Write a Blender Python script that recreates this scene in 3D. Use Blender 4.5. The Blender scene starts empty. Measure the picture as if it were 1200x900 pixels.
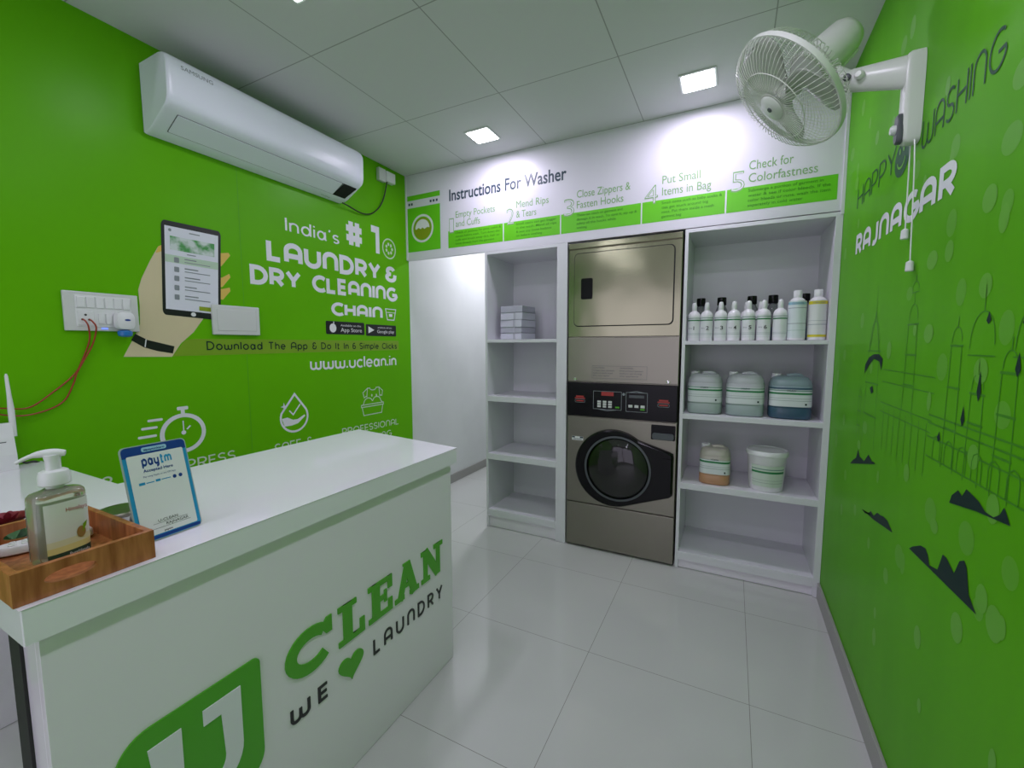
import bpy, bmesh, math, random
from mathutils import Vector, Matrix, Euler

S = bpy.context.scene
COL = S.collection
rnd = random.Random(7)
PI = math.pi

# ------------------------------------------------------------------ camera, light, exposure
cam_d = bpy.data.cameras.new('camera'); cam = bpy.data.objects.new('camera', cam_d); COL.objects.link(cam)
cam_d.sensor_width = 36.0; cam_d.lens = 36.0 * 504.18 / 1200.0; cam_d.clip_start = 0.02
yaw, pitch, roll = -0.472, 0.0899, -0.0023
fwd = Vector((math.sin(yaw) * math.cos(pitch), math.cos(yaw) * math.cos(pitch), -math.sin(pitch)))
right = Vector((math.cos(yaw), -math.sin(yaw), 0)); up = right.cross(fwd)
r2 = right * math.cos(roll) + up * math.sin(roll); u2 = -right * math.sin(roll) + up * math.cos(roll)
M = Matrix((r2, u2, -fwd)).transposed().to_4x4(); M.translation = Vector((2.2452, -2.6341, 1.3233))
cam.matrix_world = M
S.camera = cam

W, H = 2.70, 2.59          # room width and ceiling height; facade of the shelves at y = 0
YF = -4.3                  # shop front behind the camera
world = bpy.data.worlds.new('daylight'); S.world = world; world.use_nodes = True
bg = world.node_tree.nodes['Background']; bg.inputs[0].default_value = (0.85, 0.88, 1.0, 1); bg.inputs[1].default_value = 0.22
S.view_settings.view_transform = 'Standard'; S.view_settings.look = 'None'
S.view_settings.exposure = 0.0; S.view_settings.gamma = 1.0; S.view_settings.use_curve_mapping = False
LED_POWER = [4.2, 4.4, 2.2, 4.4, 1.5, 4.6, 2.0, 2.4]
LED_COL = (1.0, 0.885, 1.17)
LED_GLOW = 14.0
LED_SPOTS = [(0.85, -0.285), (2.05, -0.275), (0.84, -1.545), (2.05, -1.52), (0.85, -2.75), (2.05, -2.75), (0.85, -3.75), (2.05, -3.75)]

# ------------------------------------------------------------------ materials
def mat(name, col, rough=0.5, metal=0.0, spec=0.5, trans=0.0, emit=None, estr=0.0, coat=0.0, alpha=1.0, sss=0.0):
    m = bpy.data.materials.new(name); m.use_nodes = True
    b = m.node_tree.nodes['Principled BSDF']
    b.inputs['Base Color'].default_value = (col[0], col[1], col[2], 1)
    b.inputs['Roughness'].default_value = rough; b.inputs['Metallic'].default_value = metal
    b.inputs['Specular IOR Level'].default_value = spec
    b.inputs['Transmission Weight'].default_value = trans
    b.inputs['Coat Weight'].default_value = coat; b.inputs['Coat Roughness'].default_value = 0.08
    b.inputs['Alpha'].default_value = alpha
    if emit:
        b.inputs['Emission Color'].default_value = (*emit, 1); b.inputs['Emission Strength'].default_value = estr
    return m

def nodes(m): return m.node_tree.nodes, m.node_tree.links, m.node_tree.nodes['Principled BSDF']

def noise_mix(m, c1, c2, scale=(1, 1, 1), nscale=5.0, detail=4.0, lo=0.35, hi=0.65, coord='Object'):
    n, l, b = nodes(m)
    tc = n.new('ShaderNodeTexCoord'); mp = n.new('ShaderNodeMapping'); mp.inputs['Scale'].default_value = scale
    no = n.new('ShaderNodeTexNoise'); no.inputs['Scale'].default_value = nscale; no.inputs['Detail'].default_value = detail
    cr = n.new('ShaderNodeValToRGB')
    cr.color_ramp.elements[0].position = lo; cr.color_ramp.elements[0].color = (*c1, 1)
    cr.color_ramp.elements[1].position = hi; cr.color_ramp.elements[1].color = (*c2, 1)
    l.new(tc.outputs[coord], mp.inputs['Vector']); l.new(mp.outputs['Vector'], no.inputs['Vector'])
    l.new(no.outputs['Fac'], cr.inputs['Fac']); l.new(cr.outputs['Color'], b.inputs['Base Color'])
    return no, cr

def bump(m, nscale, strength, dist=0.002, scale=(1, 1, 1), detail=2.0):
    n, l, b = nodes(m)
    tc = n.new('ShaderNodeTexCoord'); mp = n.new('ShaderNodeMapping'); mp.inputs['Scale'].default_value = scale
    no = n.new('ShaderNodeTexNoise'); no.inputs['Scale'].default_value = nscale; no.inputs['Detail'].default_value = detail
    bp = n.new('ShaderNodeBump'); bp.inputs['Strength'].default_value = strength; bp.inputs['Distance'].default_value = dist
    l.new(tc.outputs['Object'], mp.inputs['Vector']); l.new(mp.outputs['Vector'], no.inputs['Vector'])
    l.new(no.outputs['Fac'], bp.inputs['Height']); l.new(bp.outputs['Normal'], b.inputs['Normal'])

def zramp(m, stops):
    """colour bands by object height (print or fill level of the thing itself)"""
    n, l, b = nodes(m)
    tc = n.new('ShaderNodeTexCoord'); sp = n.new('ShaderNodeSeparateXYZ'); mr = n.new('ShaderNodeMapRange')
    top = stops[-1][0]
    mr.inputs['From Min'].default_value = 0; mr.inputs['From Max'].default_value = top
    cr = n.new('ShaderNodeValToRGB'); cr.color_ramp.interpolation = 'CONSTANT'
    e = cr.color_ramp.elements
    e[0].position = 0; e[0].color = (*stops[0][1], 1)
    e[1].position = stops[1][0] / top; e[1].color = (*stops[1][1], 1)
    for z, c in stops[2:-1]:
        x = e.new(z / top); x.color = (*c, 1)
    l.new(tc.outputs['Object'], sp.inputs[0]); l.new(sp.outputs['Z'], mr.inputs['Value'])
    l.new(mr.outputs['Result'], cr.inputs['Fac']); l.new(cr.outputs['Color'], b.inputs['Base Color'])

GREEN = (0.100, 0.450, 0.003)
GREEN2 = (0.100, 0.400, 0.008)
WHITE = (0.78, 0.79, 0.82)
m_green = mat('green_wallpaper', GREEN, 0.33, spec=0.12)
noise_mix(m_green, (0.120, 0.445, 0.003), (0.130, 0.475, 0.004), nscale=1.3, lo=0.3, hi=0.7)
m_green_r = mat('green_wallpaper_glossy', GREEN2, 0.40, spec=0.06)
noise_mix(m_green_r, (0.098, 0.400, 0.005), (0.112, 0.435, 0.007), scale=(3, 3, 0.8), nscale=2.2, lo=0.3, hi=0.7)
m_seam = mat('wallpaper_seam', (0.07, 0.36, 0.004), 0.5)
m_paint = mat('white_wall_paint', (0.74, 0.75, 0.77), 0.55)
noise_mix(m_paint, (0.70, 0.71, 0.73), (0.76, 0.77, 0.79), nscale=2.0)
m_lam = mat('white_laminate', (0.74, 0.74, 0.78), 0.30)
m_fascia = mat('fascia_vinyl', (0.74, 0.73, 0.79), 0.28)
m_counter = mat('counter_laminate', (0.84, 0.80, 0.87), 0.14, spec=0.5)
m_top = mat('worktop_laminate', (0.87, 0.85, 0.92), 0.08, spec=0.7)
m_lgreen = mat('band_green', (0.135, 0.600, 0.010), 0.4)
m_logogreen = mat('logo_green', (0.075, 0.390, 0.006), 0.35)
m_letter = mat('white_lettering', (0.80, 0.80, 0.86), 0.4)
m_letterdim = mat('thin_white_lettering', (0.62, 0.72, 0.58), 0.4)
m_dark = mat('dark_print', (0.008, 0.030, 0.026), 0.5, spec=0.2)
m_navytext = mat('slate_print', (0.030, 0.060, 0.085), 0.4)
m_greentext = mat('green_print', (0.23, 0.45, 0.17), 0.4)
m_tinytext = mat('small_green_print', (0.045, 0.27, 0.006), 0.4)
m_olive = mat('olive_print', (0.20, 0.37, 0.010), 0.45)
m_olive2 = mat('olive_print_dark', (0.26, 0.36, 0.01), 0.45)
m_hand = mat('hand_print', (0.66, 0.58, 0.36), 0.45)
m_finger = mat('finger_print', (0.72, 0.50, 0.10), 0.45)
m_black = mat('black_print', (0.008, 0.009, 0.010), 0.35)
m_screen = mat('screen_print', (0.74, 0.76, 0.84), 0.4)
m_screenrow = mat('screen_row_print', (0.50, 0.66, 0.50), 0.4)
m_pic = mat('picture_print', (0.30, 0.50, 0.30), 0.4)
noise_mix(m_pic, (0.07, 0.32, 0.08), (0.62, 0.70, 0.68), nscale=22, lo=0.38, hi=0.6)
m_greyprint = mat('grey_print', (0.25, 0.28, 0.30), 0.4)
m_plast = mat('white_plastic', (0.78, 0.79, 0.80), 0.30)
m_plast2 = mat('ivory_plastic', (0.66, 0.68, 0.66), 0.32)
m_acw = mat('conditioner_plastic', (0.82, 0.85, 0.94), 0.30)
m_blackplast = mat('black_plastic', (0.004, 0.004, 0.005), 0.22, spec=0.22)
m_gap = mat('dark_gap', (0.02, 0.02, 0.02), 0.7)
m_steel = mat('brushed_steel', (0.335, 0.335, 0.225), 0.18, metal=1.0)
bump(m_steel, 2.2, 0.35, 0.02)
m_steel2 = mat('worn_steel', (0.275, 0.265, 0.215), 0.32, metal=1.0)
bump(m_steel2, 2.0, 0.25, 0.02)
m_chrome = mat('chrome', (0.75, 0.75, 0.74), 0.12, metal=1.0)
m_glass = mat('door_glass', (0.55, 0.56, 0.55), 0.03, trans=1.0)
m_drum = mat('drum_steel', (0.035, 0.035, 0.032), 0.35, metal=0.8)
m_red = mat('red_print', (0.42, 0.035, 0.03), 0.4)
m_redwire = mat('red_wire', (0.34, 0.035, 0.006), 0.4)
m_blackwire = mat('black_wire', (0.010, 0.012, 0.011), 0.4)
m_tile = mat('floor_tile', (0.55, 0.56, 0.54), 0.07, spec=0.5)
m_skirt = mat('grey_skirting', (0.34, 0.33, 0.32), 0.35)
m_ceil = mat('ceiling_tile', (0.60, 0.62, 0.61), 0.7)
m_led = mat('led_diffuser', (0.9, 0.9, 0.9), 0.5, emit=(0.94, 0.97, 1.0), estr=LED_GLOW)
m_wood = mat('bamboo', (0.36, 0.15, 0.05), 0.38)
noise_mix(m_wood, (0.27, 0.080, 0.024), (0.50, 0.190, 0.068), scale=(9, 9, 1.2), nscale=9, lo=0.3, hi=0.7)
m_gel = mat('clear_gel', (0.80, 0.85, 0.70), 0.06, trans=0.80)
m_blue = mat('blue_plastic', (0.02, 0.17, 0.50), 0.25)
m_navy = mat('sign_blue', (0.008, 0.045, 0.27), 0.35)
m_sky = mat('sign_light_blue', (0.02, 0.30, 0.60), 0.35)
m_acr = mat('clear_acrylic_edge', (0.62, 0.72, 0.74), 0.12, trans=0.4)
m_paper = mat('white_print', (0.80, 0.81, 0.82), 0.35)
m_fan = mat('fan_plastic', (0.72, 0.74, 0.70), 0.30)
m_wire = mat('fan_wire', (0.70, 0.72, 0.66), 0.35)
m_blade = mat('fan_blade', (0.66, 0.70, 0.62), 0.22, trans=0.35)
m_grey = mat('grey_plastic', (0.08, 0.09, 0.10), 0.4)
m_rose = mat('rose_petal', (0.24, 0.015, 0.03), 0.55)
m_leaf = mat('leaf_green', (0.03, 0.13, 0.03), 0.5)
m_clear = mat('clear_bottle', (0.45, 0.47, 0.48), 0.08, trans=0.75)
m_bottle = mat('bottle_white', (0.82, 0.81, 0.84), 0.28)
m_book1 = mat('pack_white', (0.60, 0.61, 0.68), 0.5)
m_book2 = mat('pack_grey', (0.44, 0.45, 0.51), 0.5)
m_bokeh = mat('bokeh_print', (0.140, 0.435, 0.036), 0.42, spec=0.22)
m_bokeh2 = mat('bokeh_print_pale', (0.122, 0.420, 0.022), 0.42, spec=0.22)
m_line = mat('skyline_print', (0.055, 0.275, 0.010), 0.42, spec=0.22)

def tile_mat(m, w, h, off, mortar, c1, c2, cm):
    n, l, b = nodes(m)
    tc = n.new('ShaderNodeTexCoord'); mp = n.new('ShaderNodeMapping'); mp.inputs['Location'].default_value = (-off[0], -off[1], 0)
    br = n.new('ShaderNodeTexBrick'); br.offset = 0.0; br.squash = 1.0
    br.inputs['Scale'].default_value = 1.0; br.inputs['Mortar Size'].default_value = mortar; br.inputs['Mortar Smooth'].default_value = 0.3
    br.inputs['Brick Width'].default_value = w; br.inputs['Row Height'].default_value = h
    br.inputs['Color1'].default_value = (*c1, 1); br.inputs['Color2'].default_value = (*c2, 1); br.inputs['Mortar'].default_value = (*cm, 1)
    l.new(tc.outputs['Object'], mp.inputs['Vector']); l.new(mp.outputs['Vector'], br.inputs['Vector'])
    l.new(br.outputs['Color'], b.inputs['Base Color'])
    return br
br_floor = tile_mat(m_tile, 0.61, 0.615, (1.742, -0.925), 0.0012, (0.55, 0.56, 0.54), (0.565, 0.575, 0.555), (0.24, 0.23, 0.21))
def scuffs(m, br):
    n, l, b = nodes(m)
    tc = n.new('ShaderNodeTexCoord'); no = n.new('ShaderNodeTexNoise'); no.inputs['Scale'].default_value = 5.5; no.inputs['Detail'].default_value = 9.0; no.inputs['Roughness'].default_value = 0.7
    cr = n.new('ShaderNodeValToRGB'); cr.color_ramp.elements[0].position = 0.70; cr.color_ramp.elements[0].color = (1, 1, 1, 1)
    cr.color_ramp.elements[1].position = 0.76; cr.color_ramp.elements[1].color = (0.62, 0.60, 0.56, 1)
    mx = n.new('ShaderNodeMix'); mx.data_type = 'RGBA'; mx.blend_type = 'MULTIPLY'; mx.inputs['Factor'].default_value = 1.0
    l.new(tc.outputs['Object'], no.inputs['Vector']); l.new(no.outputs['Fac'], cr.inputs['Fac'])
    l.new(br.outputs['Color'], mx.inputs['A']); l.new(cr.outputs['Color'], mx.inputs['B']); l.new(mx.outputs['Result'], b.inputs['Base Color'])
scuffs(m_tile, br_floor)
tile_mat(m_ceil, 0.60, 0.62, (1.147, -0.622), 0.0028, (0.67, 0.67, 0.68), (0.65, 0.65, 0.66), (0.34, 0.34, 0.34))

# ------------------------------------------------------------------ object helpers
def origin(o):
    v = Vector((0, 0, 0))
    while o is not None:
        v = v + Vector(o.location); o = o.parent
    return v

def thing(name, label, cat, loc, group=None):
    o = bpy.data.objects.new(name, None); COL.objects.link(o)
    o.empty_display_size = 0.05; o.location = loc; o['label'] = label; o['category'] = cat
    if group: o['group'] = group
    return o

def obj(name, bm, m, parent=None, smooth=False, label=None):
    me = bpy.data.meshes.new(name)
    if parent is not None:
        bmesh.ops.translate(bm, verts=bm.verts, vec=-origin(parent))
    bmesh.ops.recalc_face_normals(bm, faces=bm.faces)
    bm.to_mesh(me); bm.free()
    ms = m if isinstance(m, (list, tuple)) else [m]
    for x in ms: me.materials.append(x)
    if smooth:
        me.polygons.foreach_set('use_smooth', [True] * len(me.polygons))
        try: me.set_sharp_from_angle(angle=math.radians(40))
        except Exception: pass
    o = bpy.data.objects.new(name, me); COL.objects.link(o)
    if parent is not None: o.parent = parent
    if label: o['label'] = label
    return o

def struct(name, bm, m, parent=None, smooth=False):
    o = obj(name, bm, m, parent, smooth)
    if parent is None: o['kind'] = 'structure'
    return o

def tag(o, label, cat, group=None):
    o['label'] = label; o['category'] = cat
    if group: o['group'] = group
    return o

def copy_tree(o, parent=None):
    c = o.copy(); COL.objects.link(c); c.parent = parent
    for ch in list(o.children): copy_tree(ch, c)
    return c

BM = bmesh.new
def box(bm, x0, x1, y0, y1, z0, z1, bev=0.0, seg=2, mi=0):
    t = BM()
    bmesh.ops.create_cube(t, size=1.0)
    for v in t.verts:
        v.co = Vector(((x0 + x1) / 2 + v.co.x * (x1 - x0), (y0 + y1) / 2 + v.co.y * (y1 - y0), (z0 + z1) / 2 + v.co.z * (z1 - z0)))
    if bev > 0:
        bmesh.ops.bevel(t, geom=list(t.edges), offset=bev, segments=seg, profile=0.5, affect='EDGES')
    merge(bm, t, mi)
    return bm

def merge(bm, t, mi=0, mtx=None):
    t.verts.index_update()
    vs = [bm.verts.new(mtx @ v.co if mtx is not None else v.co) for v in t.verts]
    for f in t.faces:
        try:
            nf = bm.faces.new([vs[v.index] for v in f.verts]); nf.material_index = mi
        except ValueError: pass
    t.free()

def frame_axes(d):
    d = Vector(d).normalized()
    a = Vector((0, 0, 1)) if abs(d.z) < 0.9 else Vector((1, 0, 0))
    e1 = d.cross(a).normalized(); e2 = d.cross(e1).normalized()
    return e1, e2, d

def loft(bm, rings, cap=True, closed=False, mi=0):
    rr = [[bm.verts.new(p) for p in r] for r in rings]
    n = len(rr[0])
    for i in range(len(rr) - 1 if not closed else len(rr)):
        a, b = rr[i], rr[(i + 1) % len(rr)]
        for k in range(n):
            f = bm.faces.new((a[k], a[(k + 1) % n], b[(k + 1) % n], b[k])); f.material_index = mi
    if cap and not closed:
        f = bm.faces.new(rr[0][::-1]); f.material_index = mi
        f = bm.faces.new(rr[-1]); f.material_index = mi
    return bm

def lathe(bm, prof, c=(0, 0, 0), axis=(0, 0, 1), n=28, mi=0, cap=True):
    """prof: list of (radius, distance along the axis)"""
    e1, e2, d = frame_axes(axis); c = Vector(c)
    rings = [[c + d * s + (e1 * math.cos(2 * PI * k / n) + e2 * math.sin(2 * PI * k / n)) * max(r, 1e-5) for k in range(n)] for r, s in prof]
    return loft(bm, rings, cap, False, mi)

def tube(bm, pts, r, n=8, mi=0, closed=False, radii=None):
    pts = [Vector(p) for p in pts]; m_ = len(pts); rings = []
    ref = None
    for i, p in enumerate(pts):
        if closed: d = pts[(i + 1) % m_] - pts[i - 1]
        else: d = pts[min(i + 1, m_ - 1)] - pts[max(i - 1, 0)]
        d.normalize()
        if ref is None:
            e1, e2, _ = frame_axes(d)
        else:
            e1 = ref - d * ref.dot(d); e1.normalize(); e2 = d.cross(e1)
        ref = e1
        rr = radii[i] if radii else r
        rings.append([p + (e1 * math.cos(2 * PI * k / n) + e2 * math.sin(2 * PI * k / n)) * rr for k in range(n)])
    return loft(bm, rings, True, closed, mi)

def spline(pts, k=6):
    pts = [Vector(p) for p in pts]; out = []
    for i in range(len(pts) - 1):
        p0, p1, p2, p3 = pts[max(i - 1, 0)], pts[i], pts[i + 1], pts[min(i + 2, len(pts) - 1)]
        for j in range(k):
            t = j / k
            out.append(0.5 * ((2 * p1) + (p2 - p0) * t + (2 * p0 - 5 * p1 + 4 * p2 - p3) * t * t + (3 * p1 - p0 - 3 * p2 + p3) * t ** 3))
    out.append(pts[-1]); return out

def superell(cx, cy, z, a, b, e=4.0, n=36, rot=0.0):
    out = []
    for k in range(n):
        t = 2 * PI * k / n
        c, s = math.cos(t), math.sin(t)
        x = a * math.copysign(abs(c) ** (2 / e), c); y = b * math.copysign(abs(s) ** (2 / e), s)
        out.append(Vector((cx + x * math.cos(rot) - y * math.sin(rot), cy + x * math.sin(rot) + y * math.cos(rot), z)))
    return out

# planes for flat artwork: (u, v, w) -> world; w is the height above the surface
def P_left(u, v, w): return Vector((w, u, v))
def P_right(u, v, w): return Vector((W - w, u, v))
def P_front(u, v, w): return Vector((u, -w, v))
FX = 1.235
def P_counter(u, v, w): return Vector((FX + w, u, v))

LAY = [0]
def lift():
    """strokes that cross each other sit a hair apart"""
    LAY[0] = (LAY[0] + 1) % 7
    return LAY[0] * 3e-5
def slab(bm, poly, P, w0, w1, mi=0):
    """a filled 2-D outline (or outline with sides from w0 to w1) laid on plane P"""
    w1 = w1 + lift()
    top = [bm.verts.new(P(u, v, w1)) for u, v in poly]
    try: f = bm.faces.new(top); f.material_index = mi
    except ValueError: return
    if w0 is not None and abs(w1 - w0) > 1e-6:
        bot = [bm.verts.new(P(u, v, w0)) for u, v in poly]
        n = len(poly)
        for k in range(n):
            f = bm.faces.new((top[k], top[(k + 1) % n], bot[(k + 1) % n], bot[k])); f.material_index = mi

def rect(u0, u1, v0, v1): return [(u0, v0), (u1, v0), (u1, v1), (u0, v1)]
def rrect(u0, u1, v0, v1, r, n=5):
    out = []
    for cx, cy, a in ((u1 - r, v0 + r, -90), (u1 - r, v1 - r, 0), (u0 + r, v1 - r, 90), (u0 + r, v0 + r, 180)):
        for k in range(n + 1):
            t = math.radians(a + 90 * k / n); out.append((cx + r * math.cos(t), cy + r * math.sin(t)))
    return out
def ell(cx, cy, a, b, n=32, a0=0, a1=360):
    full = a1 - a0 >= 360
    return [(cx + a * math.cos(math.radians(a0 + (a1 - a0) * k / (n if full else n - 1))), cy + b * math.sin(math.radians(a0 + (a1 - a0) * k / (n if full else n - 1)))) for k in range(n)]
def ring2d(bm, cx, cy, a, b, t, P, w0, w1, n=40, mi=0):
    """flat ring"""
    ribbon(bm, ell(cx, cy, a, b, n), t, P, w0, w1, closed=True, mi=mi)

def ribbon(bm, pts, t, P, w0, w1, closed=False, mi=0, xf=None):
    """a stroke of width t along 2-D points"""
    p = [Vector((a, b)) for a, b in pts]; n = len(p); w1 = w1 + lift()
    L, R = [], []
    for i in range(n):
        if closed: a, b = p[i - 1], p[(i + 1) % n]
        else: a, b = p[max(i - 1, 0)], p[min(i + 1, n - 1)]
        d1 = (p[i] - a); d2 = (b - p[i])
        if d1.length < 1e-9: d1 = d2
        if d2.length < 1e-9: d2 = d1
        d1 = d1.normalized(); d2 = d2.normalized()
        n1 = Vector((-d1.y, d1.x)); n2 = Vector((-d2.y, d2.x))
        m_ = n1 + n2
        if m_.length < 1e-6: m_ = n1
        m_.normalize(); k = min(1.0 / max(m_.dot(n1), 0.35), 2.4)
        L.append(p[i] + m_ * t / 2 * k); R.append(p[i] - m_ * t / 2 * k)
    if xf:
        L = [xf(q) for q in L]; R = [xf(q) for q in R]
    for i in range(n if closed else n - 1):
        j = (i + 1) % n
        slab_quad(bm, (L[i], L[j], R[j], R[i]), P, w0, w1 + (i % 5) * 2.2e-5, mi, (i == 0 and not closed), (i == n - 2 and not closed))

def slab_quad(bm, q, P, w0, w1, mi, capa, capb):
    t = [bm.verts.new(P(x[0], x[1], w1)) for x in q]
    f = bm.faces.new(t); f.material_index = mi
    if w0 is not None and abs(w1 - w0) > 1e-6:
        b = [bm.verts.new(P(x[0], x[1], w0)) for x in q]
        for a_, b_ in ((0, 1), (2, 3)) + (((3, 0),) if capa else ()) + (((1, 2),) if capb else ()):
            f = bm.faces.new((t[a_], t[b_], b[b_], b[a_])); f.material_index = mi

# ------------------------------------------------------------------ stroke lettering (round geometric alphabet)
def arc(cx, cy, rx, ry, a0, a1, n=10):
    return [(cx + rx * math.cos(math.radians(a0 + (a1 - a0) * k / n)), cy + ry * math.sin(math.radians(a0 + (a1 - a0) * k / n))) for k in range(n + 1)]
G = {}
G[' '] = (0.32, [])
G['L'] = (0.50, [[(0, 1), (0, 0), (0.5, 0)]])
G['A'] = (0.70, [[(0, 0)] + arc(0.35, 0.65, 0.35, 0.35, 180, 0) + [(0.7, 0)], [(0, 0.36), (0.7, 0.36)]])
G['U'] = (0.70, [[(0, 1)] + arc(0.35, 0.35, 0.35, 0.35, 180, 360) + [(0.7, 1)]])
G['N'] = (0.70, [[(0, 0)] + arc(0.35, 0.65, 0.35, 0.35, 180, 0) + [(0.7, 0)]])
G['D'] = (0.70, [[(0, 0), (0, 1), (0.25, 1)] + arc(0.25, 0.5, 0.45, 0.5, 90, -90)[1:] + [(0, 0)]])
G['R'] = (0.60, [[(0, 0), (0, 1), (0.3, 1)] + arc(0.3, 0.72, 0.3, 0.28, 90, -90)[1:] + [(0, 0.44)], [(0.28, 0.44), (0.6, 0)]])
G['P'] = (0.60, [[(0, 0), (0, 1), (0.3, 1)] + arc(0.3, 0.70, 0.3, 0.30, 90, -90)[1:] + [(0, 0.40)]])
G['Y'] = (0.70, [[(0, 1), (0.35, 0.45), (0.35, 0)], [(0.7, 1), (0.35, 0.45)]])
G['C'] = (0.66, [arc(0.45, 0.5, 0.45, 0.5, 50, 310, 18)])
G['E'] = (0.50, [[(0.5, 1), (0, 1), (0, 0), (0.5, 0)], [(0, 0.5), (0.46, 0.5)]])
G['F'] = (0.50, [[(0.5, 1), (0, 1), (0, 0)], [(0, 0.5), (0.46, 0.5)]])
G['I'] = (0.0, [[(0, 0), (0, 1)]])
G['G'] = (0.74, [arc(0.45, 0.5, 0.45, 0.5, 50, 340, 18) + [(0.82, 0.45), (0.46, 0.45)]])
G['H'] = (0.66, [[(0, 0), (0, 1)], [(0.66, 0), (0.66, 1)], [(0, 0.5), (0.66, 0.5)]])
G['W'] = (1.0, [[(0, 1)] + arc(0.25, 0.27, 0.25, 0.27, 180, 360) + [(0.5, 0.75)], [(0.5, 0.27)] + arc(0.75, 0.27, 0.25, 0.27, 180, 360) + [(1.0, 1)]])
G['S'] = (0.56, [arc(0.28, 0.74, 0.28, 0.26, 30, 270, 10) + arc(0.28, 0.24, 0.28, 0.24, 90, -150, 10)[0:]])
G['O'] = (0.88, [arc(0.44, 0.5, 0.44, 0.5, 0, 360, 24)])
G['J'] = (0.42, [[(0.42, 1), (0.42, 0.27)] + arc(0.17, 0.27, 0.25, 0.27, 0, -125)])
G['X'] = (0.62, [[(0, 0), (0.62, 1)], [(0, 1), (0.62, 0)]])
G['T'] = (0.62, [[(0, 1), (0.62, 1)], [(0.31, 1), (0.31, 0)]])
G['4'] = (0.60, [[(0.44, 0), (0.44, 1), (0, 0.3), (0.6, 0.3)]])
G['8'] = (0.56, [arc(0.28, 0.25, 0.28, 0.25, 0, 360, 16), arc(0.28, 0.75, 0.24, 0.25, 0, 360, 16)])
G['&'] = (0.56, [[(0.56, 0.5)] + arc(0.27, 0.26, 0.27, 0.26, 0, -270, 12) + arc(0.27, 0.76, 0.22, 0.24, 270, 20, 10)])
G['#'] = (0.74, [[(0.22, 0), (0.22, 1)], [(0.52, 0), (0.52, 1)], [(0, 0.70), (0.74, 0.70)], [(0, 0.30), (0.74, 0.30)]])
G['1'] = (0.36, [[(0, 1), (0.36, 1), (0.36, 0)]])
G["'"] = (0.06, [[(0.06, 1.0), (0.0, 0.82)]])
x = 0.68
G['n'] = (0.48, [[(0, 0), (0, x)], [(0, 0.42)] + arc(0.24, x - 0.24, 0.24, 0.24, 170, 0) + [(0.48, 0)]])
G['d'] = (0.56, [arc(0.26, x / 2, 0.26, x / 2, 0, 360, 16), [(0.56, 1.02), (0.56, 0)]])
G['p'] = (0.56, [arc(0.28, x / 2, 0.28, x / 2, 0, 360, 16), [(0, x), (0, -0.32)]])
G['i'] = (0.0, [[(0, 0), (0, x)], [(0, 0.86), (0, 0.98)]])
G['l'] = (0.0, [[(0, 0), (0, 1.02)]])
G['a'] = (0.56, [arc(0.24, x / 2, 0.24, x / 2, 0, 360, 16), [(0.52, x + 0.02), (0.52, 0.06), (0.60, 0.0)]])
G['s'] = (0.38, [arc(0.19, 0.50, 0.19, 0.17, 30, 270, 8) + arc(0.19, 0.165, 0.19, 0.165, 90, -150, 8)])
G['o'] = (0.60, [arc(0.30, x / 2, 0.30, x / 2, 0, 360, 18)])
G['w'] = (0.80, [[(0, x)] + arc(0.2, 0.2, 0.2, 0.2, 180, 360) + [(0.4, x - 0.08)], [(0.4, 0.2)] + arc(0.6, 0.2, 0.2, 0.2, 180, 360) + [(0.8, x)]])
G['u'] = (0.50, [[(0, x)] + arc(0.25, 0.25, 0.25, 0.25, 180, 360) + [(0.5, x)]])
G['c'] = (0.48, [arc(0.30, x / 2, 0.30, x / 2, 50, 310, 14)])
G['e'] = (0.56, [[(0.02, x / 2), (0.56, x / 2)] + arc(0.28, x / 2, 0.28, x / 2, 0, 315, 16)])
G['k'] = (0.44, [[(0, 0), (0, 1.02)], [(0.42, x), (0.02, 0.3), (0.44, 0)]])
G['m'] = (0.84, [[(0, 0), (0, x)], [(0, 0.45)] + arc(0.21, x - 0.21, 0.21, 0.21, 170, 0) + [(0.42, 0)], [(0.42, 0.45)] + arc(0.63, x - 0.21, 0.21, 0.21, 170, 0) + [(0.84, 0)]])
G['h'] = (0.48, [[(0, 0), (0, 1.02)], [(0, 0.42)] + arc(0.24, x - 0.24, 0.24, 0.24, 170, 0) + [(0.48, 0)]])
G['t'] = (0.34, [[(0.12, 0.95), (0.12, 0.0), (0.34, 0)], [(0, x), (0.34, x)]])
G['y'] = (0.50, [[(0, x)] + arc(0.25, 0.25, 0.25, 0.25, 180, 360) + [(0.5, x)], [(0.5, x), (0.5, -0.08)] + arc(0.28, -0.08, 0.22, 0.22, 0, -110)])
G['.'] = (0.02, [[(0.0, -0.02), (0.0, 0.14)]])
G['6'] = (0.52, [arc(0.26, 0.28, 0.26, 0.28, 0, 360, 16), [(0.0, 0.3)] + arc(0.32, 0.55, 0.32, 0.42, 180, 70, 8)])

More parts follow.
